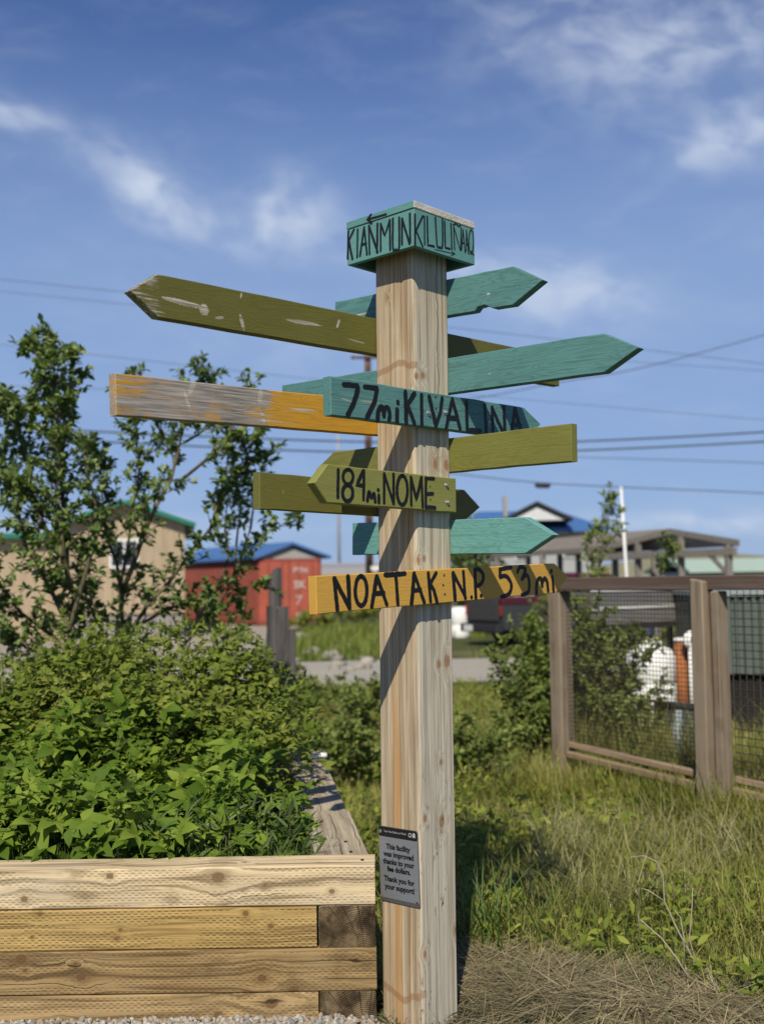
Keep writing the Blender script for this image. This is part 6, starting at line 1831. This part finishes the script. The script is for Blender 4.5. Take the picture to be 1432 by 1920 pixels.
def far_tree(label, px, py_top, Y, w, stems, mat='willow', size=0.16):
    top = at(px, py_top, Y)
    b = Vector((top.x, Y, 0))
    brs = []
    for i in range(stems):
        a = rnd.uniform(0, 6.28); rr = w * math.sqrt(rnd.random())
        t = b + Vector((math.cos(a) * rr, math.sin(a) * rr, top.z * rnd.uniform(0.55, 1.0) * (1 - 0.25 * rr / w)))
        brs.append([b.copy()] + bent(b + Vector((rnd.gauss(0, .1), rnd.gauss(0, .1), 0.1)), t, 0.03)[1:])
    woody('tree', label, 'tree', None, brs, WILLOW_LEAF, M[mat], 9, size, 0.9, 0.05, 0.25, twig=(0.25, 0.6), cluster=9)
far_tree('dark leafy tree beyond the road behind the lower teal board', 880, 935, 34.0, 1.1, 16)
far_tree('rounded dark bush behind the amber lettered board', 905, 1040, 33.0, 1.2, 14)
far_tree('green bush at the foot of the red container', 575, 1150, 38.0, 1.0, 10, 'weed')
far_tree('green bush beside the long grey shed', 660, 1135, 45.0, 1.6, 12, 'weed')
far_tree('bushy willow behind the shelter posts', 1060, 1030, 22.0, 0.9, 14, 'shrub', 0.11)

# ------------------------------------------------------------------ poles and lines
M['pole'] = plank_wood('creosote_pole', (0.10, 0.055, 0.035), (0.03, 0.018, 0.014), scale=0.3, red=(0.24, 0.14, 0.09))
M['cable'] = flat_mat('cable_black', (0.03, 0.03, 0.035), 0.7)
M['steel_pole'] = flat_mat('grey_pole', (0.30, 0.30, 0.31), 0.6)
def pole(px, ptop, Y, rad, label, mat, arms=True):
    t = at(px, ptop, Y); bse = at(px + 4, 1150, Y)
    r = empty('utility_pole', (bse.x, Y, 0), label=label, cat='utility pole')
    MB().tube([(0, 0, -0.3), (t.x - bse.x, 0, t.z)], [rad * 1.1, rad * 0.9], 12).build('shaft', M[mat], r, smooth=True)
    if arms:
        MB().span((t.x - bse.x - 0.9, -0.3, t.z - 0.75), (t.x - bse.x + 0.9, -0.18, t.z - 0.62)).build('crossarm', M[mat], r)
        for x in (-0.8, 0.0, 0.8):
            lathe('insulator', [(0.05, 0), (0.06, 0.06), (0.03, 0.12)], M['steel_pole'], r, (t.x - bse.x + x, -0.24, t.z - 0.615), 8)
        MB().span((0.1, -0.25, at(700, 1066, Y).z - 0.1), (0.55, 0.1, at(700, 1066, Y).z + 0.12)).build('meter_box', M['white_trim'], r)
pole(689, 648, 58.0, 0.19, 'brown utility pole directly behind the signpost', 'pole')
pole(633, 815, 120.0, 0.16, 'thin distant grey pole left of the signpost', 'steel_pole', False)
WIRES = [([(-400, 765), (0, 797), (240, 812), (590, 826), (860, 831), (1075, 828), (1432, 810), (1850, 780)], 0.045, 'upper of the two heavy black power lines across the middle'),
         ([(-400, 788), (0, 818), (250, 831), (590, 846), (860, 849), (1075, 845), (1432, 828), (1850, 800)], 0.045, 'lower of the two heavy black power lines across the middle'),
         ([(690, 848), (1075, 857), (1432, 868), (1850, 885)], 0.018, 'thin line just under the heavy pair at right'),
         ([(690, 868), (870, 890), (1010, 905), (1200, 915), (1432, 925), (1850, 950)], 0.025, 'line carrying a dark splice above the blue roof'),
         ([(690, 770), (900, 745), (1050, 716), (1200, 690), (1432, 628), (1850, 505)], 0.022, 'line climbing steeply to the right edge'),
         ([(-400, 480), (0, 523), (240, 548), (690, 596), (1040, 636), (1432, 682), (1850, 735)], 0.013, 'topmost faint power line across the sky'),
         ([(-400, 505), (0, 546), (250, 571), (690, 618), (1040, 666), (1432, 695), (1850, 730)], 0.011, 'second faint line from the top'),
         ([(-400, 610), (0, 646), (690, 722), (1040, 754), (1432, 787), (1850, 820)], 0.011, 'faint line passing behind the long teal board'),
         ([(-400, 716), (0, 723), (240, 731), (690, 748)], 0.013, 'faint line crossing the left willow crown')]
for pts, rad, lab in WIRES:
    P = [at(x, y, 57.5) for x, y in pts]
    fine = smooth_line([p[:] for p in P])
    o = MB().tube([p - P[0] for p in fine], rad, 6).build('power_line', M['cable'], None, P[0], None, True)
    tag(o, lab, 'power line', 'overhead power lines')
sp = at(1017, 909.5, 57.4)
o = MB().tube([(-0.42, 0, 0.02), (-0.3, 0, 0), (0.3, 0, -0.03), (0.42, 0, -0.02)], [0.05, 0.15, 0.15, 0.05], 10).build('cable_splice', M['cable'], None, sp, None, True)
tag(o, 'dark cable splice case hanging on the line above the blue roof', 'splice')
